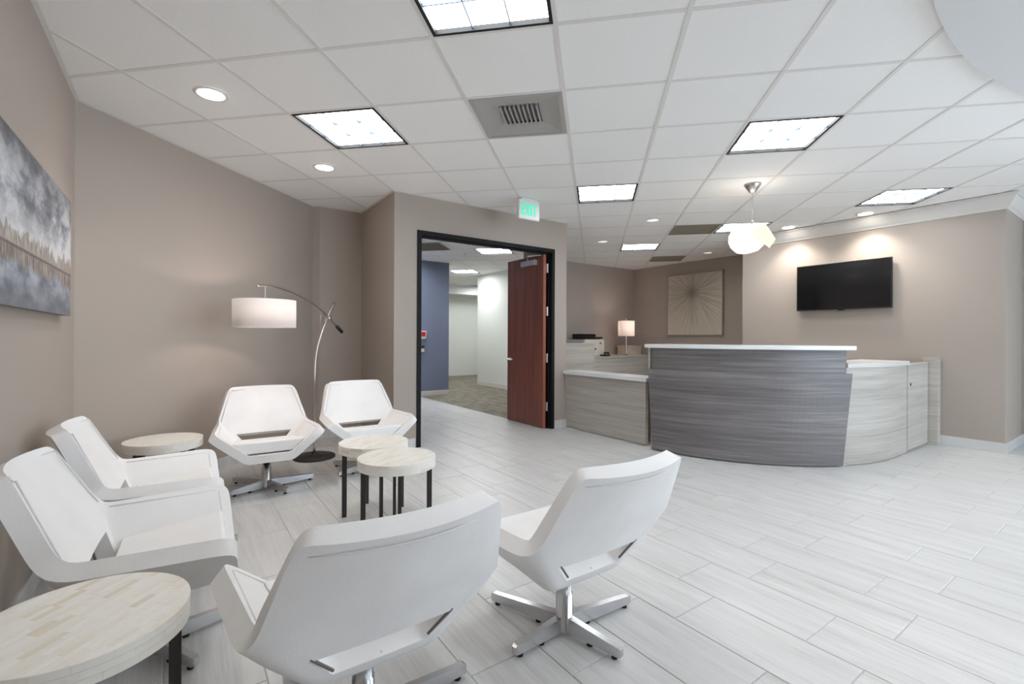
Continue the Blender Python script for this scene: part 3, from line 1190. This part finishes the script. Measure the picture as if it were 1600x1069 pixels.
# fire alarm and switch on the blue wall
t = thing('fire_alarm', 'small white and red fire alarm box on blue corridor wall', 'fire alarm', (3.87, 8.55, 1.20))
obj('back_box', box(-0.075, 0.075, -0.035, 0, -0.08, 0.08, 0.006), WHITEPL, t)
obj('red_lever', box(-0.035, 0.05, -0.05, -0.035, -0.03, 0.06, 0.004), REDPL, t)
t = thing('card_reader', 'small grey card reader under the fire alarm on blue wall', 'card reader', (3.86, 8.55, 0.93))
obj('body', box(-0.06, 0.06, -0.03, 0, -0.085, 0.085, 0.006), GREYPL, t)
obj('dark_window', box(-0.04, 0.04, -0.033, -0.03, 0.02, 0.06), BLACKPL, t)
obj('light_panel', box(-0.04, 0.04, -0.033, -0.03, -0.06, 0.0), WHITEPL, t)

# ------------------------------------------------------------------ reception desk
DCX, DCY = 5.71, 3.28


def arc_panel(R0, R1, a0b, a1b, z0, z1, a0t=None, a1t=None, n=36, bev=0.0):
    a0t = a0b if a0t is None else a0t
    a1t = a1b if a1t is None else a1t
    bm = bmesh.new()
    rows = []
    for k in range(n + 1):
        f = k / n
        ring = []
        for z, A, B in ((z0, a0b, a1b), (z1, a0t, a1t)):
            th = math.radians(A + (B - A) * f)
            for R in (R0, R1):
                ring.append(bm.verts.new((DCX + R * math.cos(th), DCY + R * math.sin(th), z)))
        rows.append(ring)      # [in-low, out-low, in-high, out-high]
    for a, b in zip(rows, rows[1:]):
        bm.faces.new((a[1], b[1], b[3], a[3]))
        bm.faces.new((a[0], a[2], b[2], b[0]))
        bm.faces.new((a[2], a[3], b[3], b[2]))
        bm.faces.new((a[0], b[0], b[1], a[1]))
    bm.faces.new((rows[0][0], rows[0][1], rows[0][3], rows[0][2]))
    bm.faces.new((rows[-1][0], rows[-1][2], rows[-1][3], rows[-1][1]))
    bmesh.ops.recalc_face_normals(bm, faces=bm.faces[:])
    if bev:
        es = [e_ for e_ in bm.edges if e_.calc_face_angle(0) > 0.8]
        bmesh.ops.bevel(bm, geom=es, offset=bev, segments=2, affect='EDGES')
    return bm


desk = thing('reception_desk', 'curved reception desk with dark grey wood grain front and white top', 'desk', (0, 0, 0))
obj('front_panel', arc_panel(1.655, 1.69, 183.3, 242.7, 0.012, 0.845, 181.5, 246.0, bev=0.0015), DARKLAM, desk)
obj('upper_panel', arc_panel(1.625, 1.655, 182.3, 244.9, 0.78, 1.062, bev=0.001), DARKLAM, desk)
obj('counter_top', arc_panel(1.30, 1.73, 180.9, 246.0, 1.063, 1.100, bev=0.004), QUARTZ, desk)
obj('plinth', arc_panel(1.60, 1.654, 182.0, 245.0, 0.001, 0.78), LIGHTLAM, desk)
e1 = obj('end_panel', box(DCX - 1.655, DCX - 1.32, DCY - 0.042, DCY - 0.02, 0.74, 1.062), LIGHTLAM, desk)
e1['label'] = 'pale wood end panel'
th = math.radians(244.5)
obj('inner_panel', arc_panel(1.32, 1.35, 182.3, 244.5, 0.4, 1.062), LIGHTLAM, desk)
# pale curved side with its lower ledge
bm = arc_panel(1.60, 1.65, 243.5, 270.0, 0.006, 0.90)
add_box(bm, DCX, 6.09, DCY - 1.65, DCY - 1.60, 0.006, 0.90)
sp = obj('side_panel', bm, LIGHTLAM, desk)
sp['label'] = 'pale wood grain curved side'
bm = arc_panel(1.25, 1.67, 244.95, 270.0, 0.901, 0.942)
add_box(bm, DCX, 6.10, DCY - 1.67, DCY - 1.25, 0.901, 0.942)
obj('side_ledge', bm, LEDGE, desk)

gate = thing('half_gate', 'pale wood half height gate with small lock, right end of desk', 'gate', (6.11, 1.63, 0))
obj('gate_panel', box(0.0, 0.665, 0.0, 0.04, 0.022, 0.912, 0.002), LIGHTLAM, gate)
lk = lathe([(0.016, 0), (0.016, 0.004), (0.012, 0.006)], 20)
for v in lk.verts:
    v.co = Vector((0.09 + v.co.x, -v.co.z, 0.695 + v.co.y))
lock = obj('lock', lk, BLACKMETAL, gate)
obj('keyhole', box(0.087, 0.093, -0.0075, -0.006, 0.69, 0.70), STEEL, lock)
for z in (0.2, 0.75):
    obj('hinge', box(0.665, 0.679, 0.005, 0.03, z - 0.04, z + 0.04), STEEL, gate)
post = thing('gate_post', 'narrow pale wood post against the wall beside the half gate', 'post', (6.79, 1.55, 0))
obj('shaft', box(0.0, 0.108, 0.0, 0.13, 0.0, 0.93, 0.002), LIGHTLAM, post)
obj('cap', box(-0.004, 0.108, -0.004, 0.134, 0.93, 0.962, 0.002), LIGHTLAM, post)

wing = thing('low_counter', 'low pale wood counter with white shelf left of the dark desk', 'counter', (0, 0, 0))
obj('front_panel', box(4.115, 4.16, 3.34, 4.40, 0.006, 0.690, 0.001, 1), LIGHTLAM, wing)
obj('end_panel', box(4.135, 4.16, 4.402, 4.635, 0.006, 0.690), LIGHTLAM, wing)
obj('shelf', box(4.07, 4.37, 3.30, 4.635, 0.693, 0.735, 0.003), QUARTZ, wing)
obj('inner_panel', box(4.34, 4.37, 3.34, 4.635, 0.0, 0.692), LIGHTLAM, wing)

cab = thing('tall_cabinet', 'tall pale wood cabinet standing behind the low counter at left', 'cabinet', (4.20, 4.85, 0))
obj('carcass', box(0, 0.66, 0.022, 0.30, 0, 1.09), LIGHTLAM, cab)
obj('door', box(0.003, 0.657, 0.0, 0.02, 0.06, 1.087, 0.0015, 1), LIGHTLAM, cab)

cred = thing('credenza', 'long pale wood back cabinet along the reception corner wall', 'cabinet', (6.10, 6.30, 0))
obj('carcass', box(0, 2.03, 0.022, 0.63, 0.0, 0.775), LIGHTLAM, cred)
obj('front_panel', box(0.002, 2.028, 0.0, 0.02, 0.02, 0.774, 0.0015, 1), LIGHTLAM, cred)
obj('worktop', box(-0.005, 2.035, -0.015, 0.635, 0.776, 0.810, 0.002), LIGHTLAM, cred)

# printer on the credenza
pr = thing('printer', 'cream office printer with dark lid on the back cabinet', 'printer', (6.19, 6.44, 0.811))
obj('body', box(0, 0.53, 0, 0.40, 0.0, 0.315, 0.012), BEIGEPL, pr)
obj('control_button', box(0.39, 0.43, -0.004, 0.001, 0.225, 0.265), GREYPL, pr)
obj('output_slot', box(0.05, 0.3, -0.003, 0.001, 0.12, 0.15), BLACKPL, pr)
obj('lid', box(0.02, 0.50, 0.02, 0.38, 0.330, 0.365, 0.008), BLACKPL, pr)
obj('document_feeder', box(0.0, 0.36, 0.06, 0.36, 0.366, 0.42, 0.012), BLACKPL, pr)
obj('hinge_block', box(0.05, 0.45, 0.05, 0.35, 0.315, 0.33), GREYPL, pr)
# paper tray lying on the tall cabinet
tr = thing('paper_tray', 'shallow dark paper tray lying on the tall pale cabinet', 'tray', (4.30, 4.90, 1.0905))
obj('bottom', box(0, 0.38, 0, 0.22, 0, 0.006), BLACKPL, tr)
obj('rim', box(0, 0.38, 0, 0.006, 0.006, 0.04), GREYPL, tr)
obj('rim', box(0, 0.38, 0.214, 0.22, 0.006, 0.04), GREYPL, tr)
obj('rim', box(0, 0.006, 0.006, 0.214, 0.006, 0.04), GREYPL, tr)
obj('rim', box(0.374, 0.38, 0.006, 0.214, 0.006, 0.04), GREYPL, tr)
# desk phone
ph = thing('desk_phone', 'small black phone on the back cabinet right of the printer', 'phone', (6.57, 6.295, 0.811))
obj('base', box(0, 0.16, 0, 0.13, 0, 0.03, 0.006), BLACKPL, ph)
obj('handset', tube([(0.02, 0.03, 0.055), (0.08, 0.03, 0.066), (0.14, 0.03, 0.055)], [0.02, 0.014, 0.02], 10), BLACKPL, ph)
# beige box
bx = thing('storage_box', 'plain beige box beside the small table lamp in the corner', 'box', (7.50, 6.55, 0.811))
obj('body', box(0, 0.42, 0, 0.28, 0, 0.15, 0.003), BEIGEBOX, bx)
obj('lid', box(-0.006, 0.426, -0.006, 0.286, 0.1505, 0.19, 0.003), BEIGEBOX, bx)
# table lamp
tl = thing('table_lamp', 'small table lamp with lit square cream shade in the reception corner', 'table lamp', (7.33, 6.44, 0.811))
obj('base', box(-0.06, 0.06, -0.06, 0.06, 0, 0.02, 0.004), NICKEL, tl)
obj('stem', lathe([(0.03, 0.02), (0.022, 0.06), (0.034, 0.10), (0.018, 0.14), (0.012, 0.30), (0.012, 0.46)], 20), NICKEL, tl, True)
obj('bulb', lathe([(0.012, 0.46), (0.03, 0.50), (0.034, 0.53), (0.02, 0.565), (0.004, 0.572)], 16), BULB, tl, True)
bm = bmesh.new()
s = 0.135
for x0, x1, y0, y1 in ((-s, s, -s, -s + 0.003), (-s, s, s - 0.003, s), (-s, -s + 0.003, -s + 0.003, s - 0.003), (s - 0.003, s, -s + 0.003, s - 0.003)):
    add_box(bm, x0, x1, y0, y1, 0.385, 0.69)
sh = obj('lamp_shade', bm, SHADE2, tl)
sh.rotation_euler = (0, 0, yaw)
obj('finial', lathe([(0.004, 0.572), (0.006, 0.70), (0.012, 0.72), (0.004, 0.745)], 12), NICKEL, tl)
obj('harp', tube([(-0.132, 0, 0.665), (0, 0, 0.668), (0.132, 0, 0.665)], 0.003, 6), NICKEL, tl).rotation_euler = (0, 0, yaw)
ld = bpy.data.lights.new('table_lamp_bulb', 'POINT')
ld.energy = 2.2
ld.color = (1.0, 0.80, 0.74)
ld.shadow_soft_size = 0.04
lo = bpy.data.objects.new('table_lamp_bulb', ld)
link(lo, tl)
lo.location = (0.05, 0, 0.60)

# ------------------------------------------------------------------ wall pieces
# framed starburst picture, wall face x = 8.14
y0, y1, z0, z1 = 4.84, 6.04, 1.21, 2.42
yc, zc = 5.479, 2.046
pc = thing('starburst_picture', 'square cream picture of brown starburst rays on the reception wall', 'picture', (8.10, yc, zc))
obj('canvas', box(0.0, 0.035, y0 + 0.02 - yc, y1 - 0.02 - yc, z0 + 0.02 - zc, z1 - 0.02 - zc), BURST, pc)
CHAMP = plain('champagne_frame', rgb(170, 158, 142), 0.4, 0.3)
for a in ((y0, y1, z0, z0 + 0.02), (y0, y1, z1 - 0.02, z1), (y0, y0 + 0.02, z0 + 0.02, z1 - 0.02), (y1 - 0.02, y1, z0 + 0.02, z1 - 0.02)):
    obj('frame_side', box(-0.006, 0.039, a[0] - yc, a[1] - yc, a[2] - zc, a[3] - zc), CHAMP, pc)

# landscape canvas on the left wall, face x = -0.505
y0, y1, z0, z1 = 1.75, 3.60, 1.275, 1.915
cv = thing('landscape_canvas', 'wide grey landscape canvas of misty lake and bare trees on left wall', 'picture', (-0.503, 2.7, 1.50))
obj('print', box(-0.004, 0.0, y0 - 2.7, y1 - 2.7, z0 - 1.5, z1 - 1.5), LANDSCAPE, cv)
obj('stretcher', box(-0.036, -0.0045, y0 - 2.7 + 0.0, y1 - 2.7, z0 - 1.5, z1 - 1.5), CANVASEDGE, cv)

# television, wall face x = 6.9
y0, y1, z0, z1 = 1.975, 3.02, 1.535, 2.132
tv = thing('television', 'black flat television mounted high on the wall behind the desk', 'television', (6.835, (y0 + y1) / 2, z0))
hw, hh = (y1 - y0) / 2, z1 - z0
obj('housing', box(0.006, 0.035, -hw, hw, 0, hh, 0.003), BLACKPL, tv)
obj('screen', box(0.0025, 0.0058, -hw + 0.011, hw - 0.011, 0.016, hh - 0.011), SCREEN, tv)
for a in ((-hw, hw, 0, 0.016), (-hw, hw, hh - 0.011, hh), (-hw, -hw + 0.011, 0.016, hh - 0.011), (hw - 0.011, hw, 0.016, hh - 0.011)):
    obj('bezel', box(0.0, 0.0058, *a), BLACKPL, tv)
obj('sensor_bump', box(0.002, 0.02, -0.035, 0.035, -0.012, -0.0005), BLACKPL, tv)
obj('rear_box', box(0.0355, 0.05, -0.35, 0.35, 0.08, hh - 0.12), BLACKPL, tv)
obj('wall_bracket', box(0.0505, 0.064, -0.2, 0.2, 0.18, 0.42), BLACKMETAL, tv)


# ------------------------------------------------------------------ lounge chairs
def chair_shell_mesh():
    B1, B2, A1, F1, R1 = Vector((.245, .333, .748)), Vector((.322, .20, .472)), Vector((.364, -.262, .472)), Vector((.145, -.280, .293)), Vector((.150, .105, .268))
    bm = bmesh.new()
    cache = {}

    def V(p):
        k = (round(p.x, 4), round(p.y, 4), round(p.z, 4))
        if k not in cache:
            cache[k] = bm.verts.new(p)
        return cache[k]
    zr = [R1.z, 0.322, 0.398, B2.z, 0.56, 0.65, B1.z]
    wf = [R1.x, R1.x + (B2.x - R1.x) * (0.322 - R1.z) / (B2.z - R1.z), R1.x + (B2.x - R1.x) * (0.398 - R1.z) / (B2.z - R1.z), B2.x]
    for z in zr[4:]:
        wf.append(B2.x + (B1.x - B2.x) * (z - B2.z) / (B1.z - B2.z))
    hf = [0.105, 0.128, 0.195, 0.21, 0.20, 0.185, 0.17]
    bow = [0, 0.006, 0.012, 0.018, 0.032, 0.045, 0.056]

    def yline(z):
        if z < B2.z:
            return R1.y + (B2.y - R1.y) * (z - R1.z) / (B2.z - R1.z)
        return B2.y + (B1.y - B2.y) * (z - B2.z) / (B1.z - B2.z)
    rows = []
    for z, w, hcol, c in zip(zr, wf, hf, bow):
        xs = [-w, -(w + hcol) / 2, -hcol, -hcol / 3, hcol / 3, hcol, (w + hcol) / 2, w]
        zb = -0.004 if z == B1.z else 0
        rows.append([Vector((x, yline(z) + c * (1 - (x / w) ** 2), z + zb * (1 - (x / w) ** 2))) for x in xs])
    for i in range(len(rows) - 1):
        for k in range(7):
            if i == 1 and 2 <= k <= 4:
                continue      # the slot between back and seat
            bm.faces.new([V(rows[i][k]), V(rows[i][k + 1]), V(rows[i + 1][k + 1]), V(rows[i + 1][k])])
    ND = 5
    # wings
    for s in (1, -1):
        kk = 7 if s > 0 else 0
        rear = [rows[i][kk] for i in range(4)]
        front = []
        for i in range(4):
            t = (rear[i].z - R1.z) / (B2.z - R1.z)
            front.append(Vector((s * (F1.x + (A1.x - F1.x) * t), F1.y + (A1.y - F1.y) * t, F1.z + (A1.z - F1.z) * t)))
        grid = []
        for i in range(4):
            line = []
            for d in range(ND + 1):
                f = d / ND
                p = rear[i].lerp(front[i], f)
                line.append(p)
            grid.append(line)
        for i in range(3):
            for d in range(ND):
                q = [V(grid[i][d]), V(grid[i][d + 1]), V(grid[i + 1][d + 1]), V(grid[i + 1][d])]
                bm.faces.new(q if s > 0 else q[::-1])
        if s > 0:
            gR = grid[0]
        else:
            gL = grid[0]
    # seat bottom
    xr = [v.x / R1.x for v in rows[0]]
    prev = rows[0]
    for d in range(1, ND + 1):
        cur = []
        for k in range(8):
            a, b = gL[d], gR[d]
            cur.append(Vector((b.x * xr[k], b.y, b.z)))
        for k in range(7):
            bm.faces.new([V(prev[k]), V(prev[k + 1]), V(cur[k + 1]), V(cur[k])])
        prev = cur
    bmesh.ops.recalc_face_normals(bm, faces=bm.faces[:])
    # keep the slot crisp when the shell is rounded
    cl = bm.edges.layers.float.new('crease_edge')
    vl = bm.verts.layers.float.new('crease_vert')
    for e_ in bm.edges:
        if e_.is_boundary and all(abs(v.co.x) < 0.2 and v.co.y > 0.1 and 0.31 < v.co.z < 0.41 for v in e_.verts):
            e_[cl] = 1.0
            for v in e_.verts:
                if abs(v.co.x) > 0.1:
                    v[vl] = 1.0
    me = bpy.data.meshes.new('shell')
    for f in bm.faces:
        f.smooth = True
    bm.to_mesh(me)
    bm.free()
    me.materials.append(LEATHER)
    return me


def smooth_mods(o, bevel, seg=3, ang=35):
    b = o.modifiers.new('soften', 'BEVEL')
    b.width = bevel
    b.segments = seg
    b.limit_method = 'ANGLE'
    b.angle_limit = math.radians(ang)
    b.harden_normals = False
    w = o.modifiers.new('normals', 'WEIGHTED_NORMAL')
    w.keep_sharp = False
    return o


def make_chair(loc, rotz, label, group):
    t = thing('lounge_chair', label, 'chair', loc, rotz, group)
    sh = from_mesh('shell', chair_shell_mesh(), t)
    sb = sh.modifiers.new('rounding', 'SUBSURF')
    sb.levels = sb.render_levels = 2
    sb.boundary_smooth = 'ALL'
    so = sh.modifiers.new('thickness', 'SOLIDIFY')
    so.thickness = 0.056
    so.offset = 0
    so.use_even_offset = True
    smooth_mods(sh, 0.018, 3, 55)
    # seat cushion: trapezoid pad wedged between the wings
    bm = bmesh.new()
    lo = [(-.158, -.245, .328), (.158, -.245, .328), (.150, .075, .305), (-.150, .075, .305)]
    hi = [(-.243, -.238, .412), (.243, -.238, .412), (.200, .105, .372), (-.200, .105, .372)]
    a = [bm.verts.new(p) for p in lo]
    b = [bm.verts.new(p) for p in hi]
    bm.faces.new(a[::-1])
    bm.faces.new(b)
    for k in range(4):
        j = (k + 1) % 4
        bm.faces.new((a[k], a[j], b[j], b[k]))
    cu = obj('seat_cushion', bm, LEATHER, t, True)
    smooth_mods(cu, 0.014, 3, 30)
    # stitched band with a centre seam below the slot
    obj('centre_seam', box(-0.0015, 0.0015, 0.140, 0.1525, 0.290, 0.316), SEAM, t)
    # piping just inside the rim, on the sitter's side and along the back's top
    B1, B2, A1, F1, R1 = Vector((.239, .33, .742)), Vector((.32, .20, .471)), Vector((.357, -.252, .468)), Vector((.141, -.275, .295)), Vector((.150, .105, .272))
    bm = bmesh.new()
    bn = (B1 - B2).cross(Vector((1, 0, 0))).normalized()
    if bn.y > 0:
        bn = -bn
    for sgn in (1, -1):
        M = Matrix.Diagonal((sgn, 1, 1))
        wn = (B2 - R1).cross(F1 - R1).normalized()
        if wn.z < 0:
            wn = -wn
        cen = (B2 + A1 + F1 + R1) / 4
        line = []
        for p in (B2, A1, F1):
            line.append(M @ (p + (cen - p).normalized() * 0.030 + wn * 0.0275))
        add_tube(bm, [line[0].lerp(line[1], f) for f in (0.06, 0.5, 0.97)], 0.0028, 6)
        add_tube(bm, [line[1].lerp(line[2], f) for f in (0.03, 0.5, 0.75)], 0.0028, 6)
        sd = [B1.lerp(B2, f) + Vector((-0.022, 0, 0)) + bn * 0.0285 for f in (0.06, 0.5, 0.93)]
        add_tube(bm, [M @ p for p in sd], 0.0028, 6)
    for off_ in (bn * 0.0285, -bn * 0.0295):
        tp = []
        for k in range(13):
            x_ = -0.225 + 0.450 * k / 12
            f_ = 1 - (x_ / 0.239) ** 2
            tp.append(Vector((x_, B1.y + 0.055 * f_, B1.z - 0.004 * f_)) + (B2 - B1).normalized() * 0.022 * Vector((0, 1, 1)).length / 1.4142 + off_)
        add_tube(bm, [Vector((x_.x, x_.y, x_.z)) for x_ in tp], 0.0026, 6)
    obj('piping', bm, PIPING, t, True)
    # zip ends of the slot, on the rear face
    yb = lambda z_: R1.y + (B2.y - R1.y) * (z_ - R1.z) / (B2.z - R1.z)
    for sgn in (1, -1):
        pz = [Vector((sgn * x_, yb(z_) + 0.030 + c_, z_)) for x_, z_, c_ in ((0.192, 0.394, 0.004), (0.160, 0.358, 0.005), (0.130, 0.324, 0.006))]
        obj('slot_zip', tube(pz, 0.0042, 8), DARKZIP, t)
    # pedestal
    obj('column', lathe([(0.036, 0.018), (0.036, 0.022), (0.033, 0.025), (0.033, 0.16), (0.029, 0.162), (0.029, 0.236)], 28), CHROME, t, True)
    obj('mounting_plate', box(-0.07, 0.07, -0.10, 0.03, 0.236, 0.252, 0.002), BLACKMETAL, t)
    for ang, r1 in ((math.radians(56), 0.36), (math.radians(-56), 0.36), (math.radians(130), 0.255), (math.radians(-130), 0.255)):
        bm = bmesh.new()
        r0 = 0.028
        w0, w1 = 0.0145, 0.0125
        sec = [(r0, w0, 0.014, 0.072), (r1 - 0.01, w1, 0.014, 0.048), (r1, w1 * 0.8, 0.018, 0.043)]
        rr = []
        for r, w, za, zb in sec:
            rr.append([bm.verts.new((r, -w, za)), bm.verts.new((r, w, za)), bm.verts.new((r, w, zb)), bm.verts.new((r, -w, zb))])
        for p, q in zip(rr, rr[1:]):
            for m in range(4):
                n = (m + 1) % 4
                bm.faces.new((p[m], p[n], q[n], q[m]))
        bm.faces.new(rr[0][::-1])
        bm.faces.new(rr[-1])
        bmesh.ops.rotate(bm, verts=bm.verts, cent=(0, 0, 0), matrix=Matrix.Rotation(ang, 3, 'Z'))
        lg = obj('base_leg', bm, CHROME, t)
        for r in (0.12, r1 - 0.03):
            obj('glide', lathe([(0.011, 0.0), (0.012, 0.004), (0.010, 0.0139)], 12, cx=r * math.cos(ang), cy=r * math.sin(ang)), RUBBER, lg)
    return t


def dup(root, loc, rotz, label, swivel=0.0):
    r = root.copy()
    C.objects.link(r)
    r.location = loc
    r.rotation_euler = (0, 0, rotz)
    r['label'] = label
    for ch in list(root.children):
        c = ch.copy()
        C.objects.link(c)
        c.parent = r
        if ch.name.startswith('base_leg'):
            c.rotation_euler = (0, 0, swivel)
        for g in ch.children:
            d = g.copy()
            C.objects.link(d)
            d.parent = c
    return r


CH = [((1.25, 1.41, 0), PI, 'white leather lounge chair at centre right, seen from behind, chrome base visible', 53),
      ((0.45, 1.40, 0), PI, 'large white lounge chair in the foreground, seen from behind, beside near table', 60),
      ((0.545, 4.03, 0), math.radians(-2), 'white lounge chair facing us in front of the arc floor lamp', 66),
      ((1.325, 4.09, 0), 0, 'white lounge chair by the door frame, behind the pair of side tables', 65),
      ((-0.085, 3.01, 0), PI / 2, 'white lounge chair along left wall nearest the corner side table', 65),
      ((-0.09, 2.19, 0), math.radians(88), 'white lounge chair at left edge, under the landscape canvas, nearest left', 74)]
first = make_chair(*CH[0][:3], 'white leather lounge chairs around the side tables')
for ch in first.children:
    if ch.name.startswith('base_leg'):
        ch.rotation_euler = (0, 0, math.radians(CH[0][3]) - CH[0][1])
for c in CH[1:]:
    dup(first, c[0], c[1], c[2], math.radians(c[3]) - c[1])


# ------------------------------------------------------------------ bone inlay side tables
TR, TZ, TT = 0.222, 0.47, 0.056


def side_table(x, y, rotz, label, single):
    t = thing('side_table', label, 'side table', (x, y, 0), rotz, 'round bone inlay side tables')
    obj('top', lathe([(TR - 0.004, TZ - TT), (TR - 0.0015, TZ - TT + 0.003), (TR - 0.0015, TZ - 0.002), (TR - 0.003, TZ - 0.0007)], 64), BONEBASE, t)
    # inlaid strips, laid in staggered rows
    sw, sl = 0.0185, 0.082
    joined = bmesh.new()
    circ_ = [((TR - 0.001) * math.cos(2 * PI * k / 48), (TR - 0.001) * math.sin(2 * PI * k / 48)) for k in range(48)]
    rnd = random.Random(5)
    for r in range(-13, 13):
        y0_ = r * sw
        xo = -0.30 + rnd.random() * sl
        while xo < 0.30:
            ln = sl * (0.7 + 0.6 * rnd.random())
            g_ = 0.00015
            p = clip_poly(circ_, [(xo + g_, y0_ + g_), (xo + ln - g_, y0_ + g_), (xo + ln - g_, y0_ + sw - g_), (xo + g_, y0_ + sw - g_)])
            xo += ln
            if len(p) < 3 or abs(area(p)) < 2e-5:
                continue
            zt = TZ + rnd.random() * 0.0003
            if single:
                b_ = bmesh.new()
                add_prism(b_, p, TZ - 0.0006, zt)
                obj('bone_strip', b_, BONE, t)
            else:
                add_prism(joined, p, TZ - 0.0006, zt)
    if single:
        joined.free()
    else:
        obj('bone_inlay', joined, BONE, t)['kind'] = 'stuff'
    # rim: three courses of short curved strips
    rim = bmesh.new()
    for c in range(3):
        za = TZ - TT + c * TT / 3 + 0.0003
        zb = za + TT / 3 - 0.0006
        a = rnd.random()
        a_end = a + 2 * PI
        while a < a_end - 0.05:
            da = min(0.25 + 0.2 * rnd.random(), a_end - a)
            n = 4
            ring = []
            for k in range(n + 1):
                th_ = a + 0.001 + (da - 0.002) * k / n
                co, si = math.cos(th_), math.sin(th_)
                ring.append([rim.verts.new((R * co, R * si, z)) for R, z in ((TR - 0.0014, za), (TR, za), (TR, zb), (TR - 0.0014, zb))])
            for p, q in zip(ring, ring[1:]):
                for m in range(4):
                    w = (m + 1) % 4
                    rim.faces.new((p[m], p[w], q[w], q[m]))
            rim.faces.new(ring[0])
            rim.faces.new(ring[-1][::-1])
            a += da
    obj('rim_inlay', rim, BONE, t)['kind'] = 'stuff'
    for k in range(4):
        th_ = PI / 4 + k * PI / 2
        bm_ = bmesh.new()
        add_box(bm_, -0.014, 0.014, -0.009, 0.009, 0.0, TZ - TT + 0.0005)
        for v in bm_.verts:
            v.co = Matrix.Rotation(th_, 3, 'Z') @ (v.co + Vector((TR - 0.034, 0, 0)))
        obj('leg', bm_, BLACKMETAL, t)
    return t


side_table(-0.195, 1.57, math.radians(47), 'large looking round bone inlay side table at the bottom left corner', True)
side_table(-0.085, 3.95, math.radians(10), 'round side table tucked in the room corner behind the left chairs', False)
side_table(1.04, 2.64, math.radians(28), 'front one of the two round side tables in the middle of the chairs', False)
side_table(1.06, 3.10, math.radians(40), 'rear one of the paired round side tables, partly hidden by the other', False)

# ------------------------------------------------------------------ arc floor lamp
LXp, LYp = 1.063, 4.81
fl = thing('floor_lamp', 'tall satin nickel arc floor lamp with white drum shade behind the chairs', 'floor lamp', (LXp, LYp, 0))
obj('base', lathe([(0.19, 0.0), (0.192, 0.004), (0.19, 0.018), (0.17, 0.024), (0.03, 0.027), (0.024, 0.045), (0.018, 0.05)], 48), BLACKMETAL, fl, True)


def L(p):
    return Vector((p[0] - LXp, p[1] - LYp, p[2]))


pole = [L(p) for p in ((1.063, 4.81, 0.045), (1.063, 4.81, 0.4), (1.063, 4.81, 0.79), (1.084, 4.83, 1.015), (1.155, 4.898, 1.227), (1.225, 4.966, 1.373), (1.299, 5.038, 1.507))]
obj('pole', tube(spline(pole, 8), 0.0125, 12), NICKEL, fl, True)
arm = [L(p) for p in ((1.37, 5.106, 1.225), (1.284, 5.023, 1.290), (1.209, 4.951, 1.348), (1.138, 4.882, 1.408), (0.976, 4.726, 1.493), (0.778, 4.535, 1.557), (0.622, 4.385, 1.579), (0.551, 4.317, 1.578), (0.487, 4.255, 1.568))]
armp = spline(arm, 6)
off = Vector((0.719, -0.695, 0)) * 0.022
obj('arm', tube([p + off for p in armp], 0.007, 10), NICKEL, fl, True)
obj('counterweight', tube([armp[0] + off + Vector((0.01, 0.01, -0.012)), armp[4] + off], 0.018, 14), BLACKMETAL, fl, True)
jt = L((1.209, 4.951, 1.348))
obj('clamp', tube([jt - off * 0.9, jt + off * 1.8], 0.02, 16), NICKEL, fl, True)
bm = bmesh.new()
ringc = jt + Vector((-0.075, -0.072, 0.0)) + off
ringpts = [ringc + Vector((0.719 * 0.042 * math.cos(a_), 0.695 * 0.042 * math.cos(a_), 0.042 * math.sin(a_))) for a_ in [2 * PI * k / 24 for k in range(25)]]
add_tube(bm, ringpts, 0.004, 6)
obj('adjusting_ring', bm, NICKEL, fl, True)
sc_ = L((0.55, 4.316, 0)) + off
obj('drop_rod', tube([sc_ + Vector((0, 0, 1.577)), sc_ + Vector((0, 0, 1.40))], 0.005, 8), NICKEL, fl)
bm = bmesh.new()
add_lathe(bm, [(0.232, 1.236), (0.232, 1.459), (0.229, 1.459), (0.229, 1.236), (0.232, 1.236)], 64, sc_.x, sc_.y, caps=False)
bmesh.ops.remove_doubles(bm, verts=bm.verts, dist=1e-5)
shd = obj('lamp_shade', bm, SHADE, fl, True)
bm = bmesh.new()
for k in range(3):
    a_ = 2 * PI * k / 3 + 0.4
    add_tube(bm, [sc_ + Vector((0, 0, 1.445)), sc_ + Vector((0.229 * math.cos(a_), 0.229 * math.sin(a_), 1.452))], 0.0025, 6)
obj('shade_spider', bm, NICKEL, fl)
obj('bulb', lathe([(0.014, 1.40), (0.03, 1.37), (0.034, 1.345), (0.024, 1.315), (0.004, 1.305)], 18, cx=sc_.x, cy=sc_.y), BULB, fl, True)
ld = bpy.data.lights.new('floor_lamp_bulb', 'POINT')
ld.energy = 3.2
ld.color = (1.0, 0.83, 0.77)
ld.shadow_soft_size = 0.025
lo = bpy.data.objects.new('floor_lamp_bulb', ld)
link(lo, fl)
lo.location = sc_ + Vector((0.06, 0.02, 1.35))
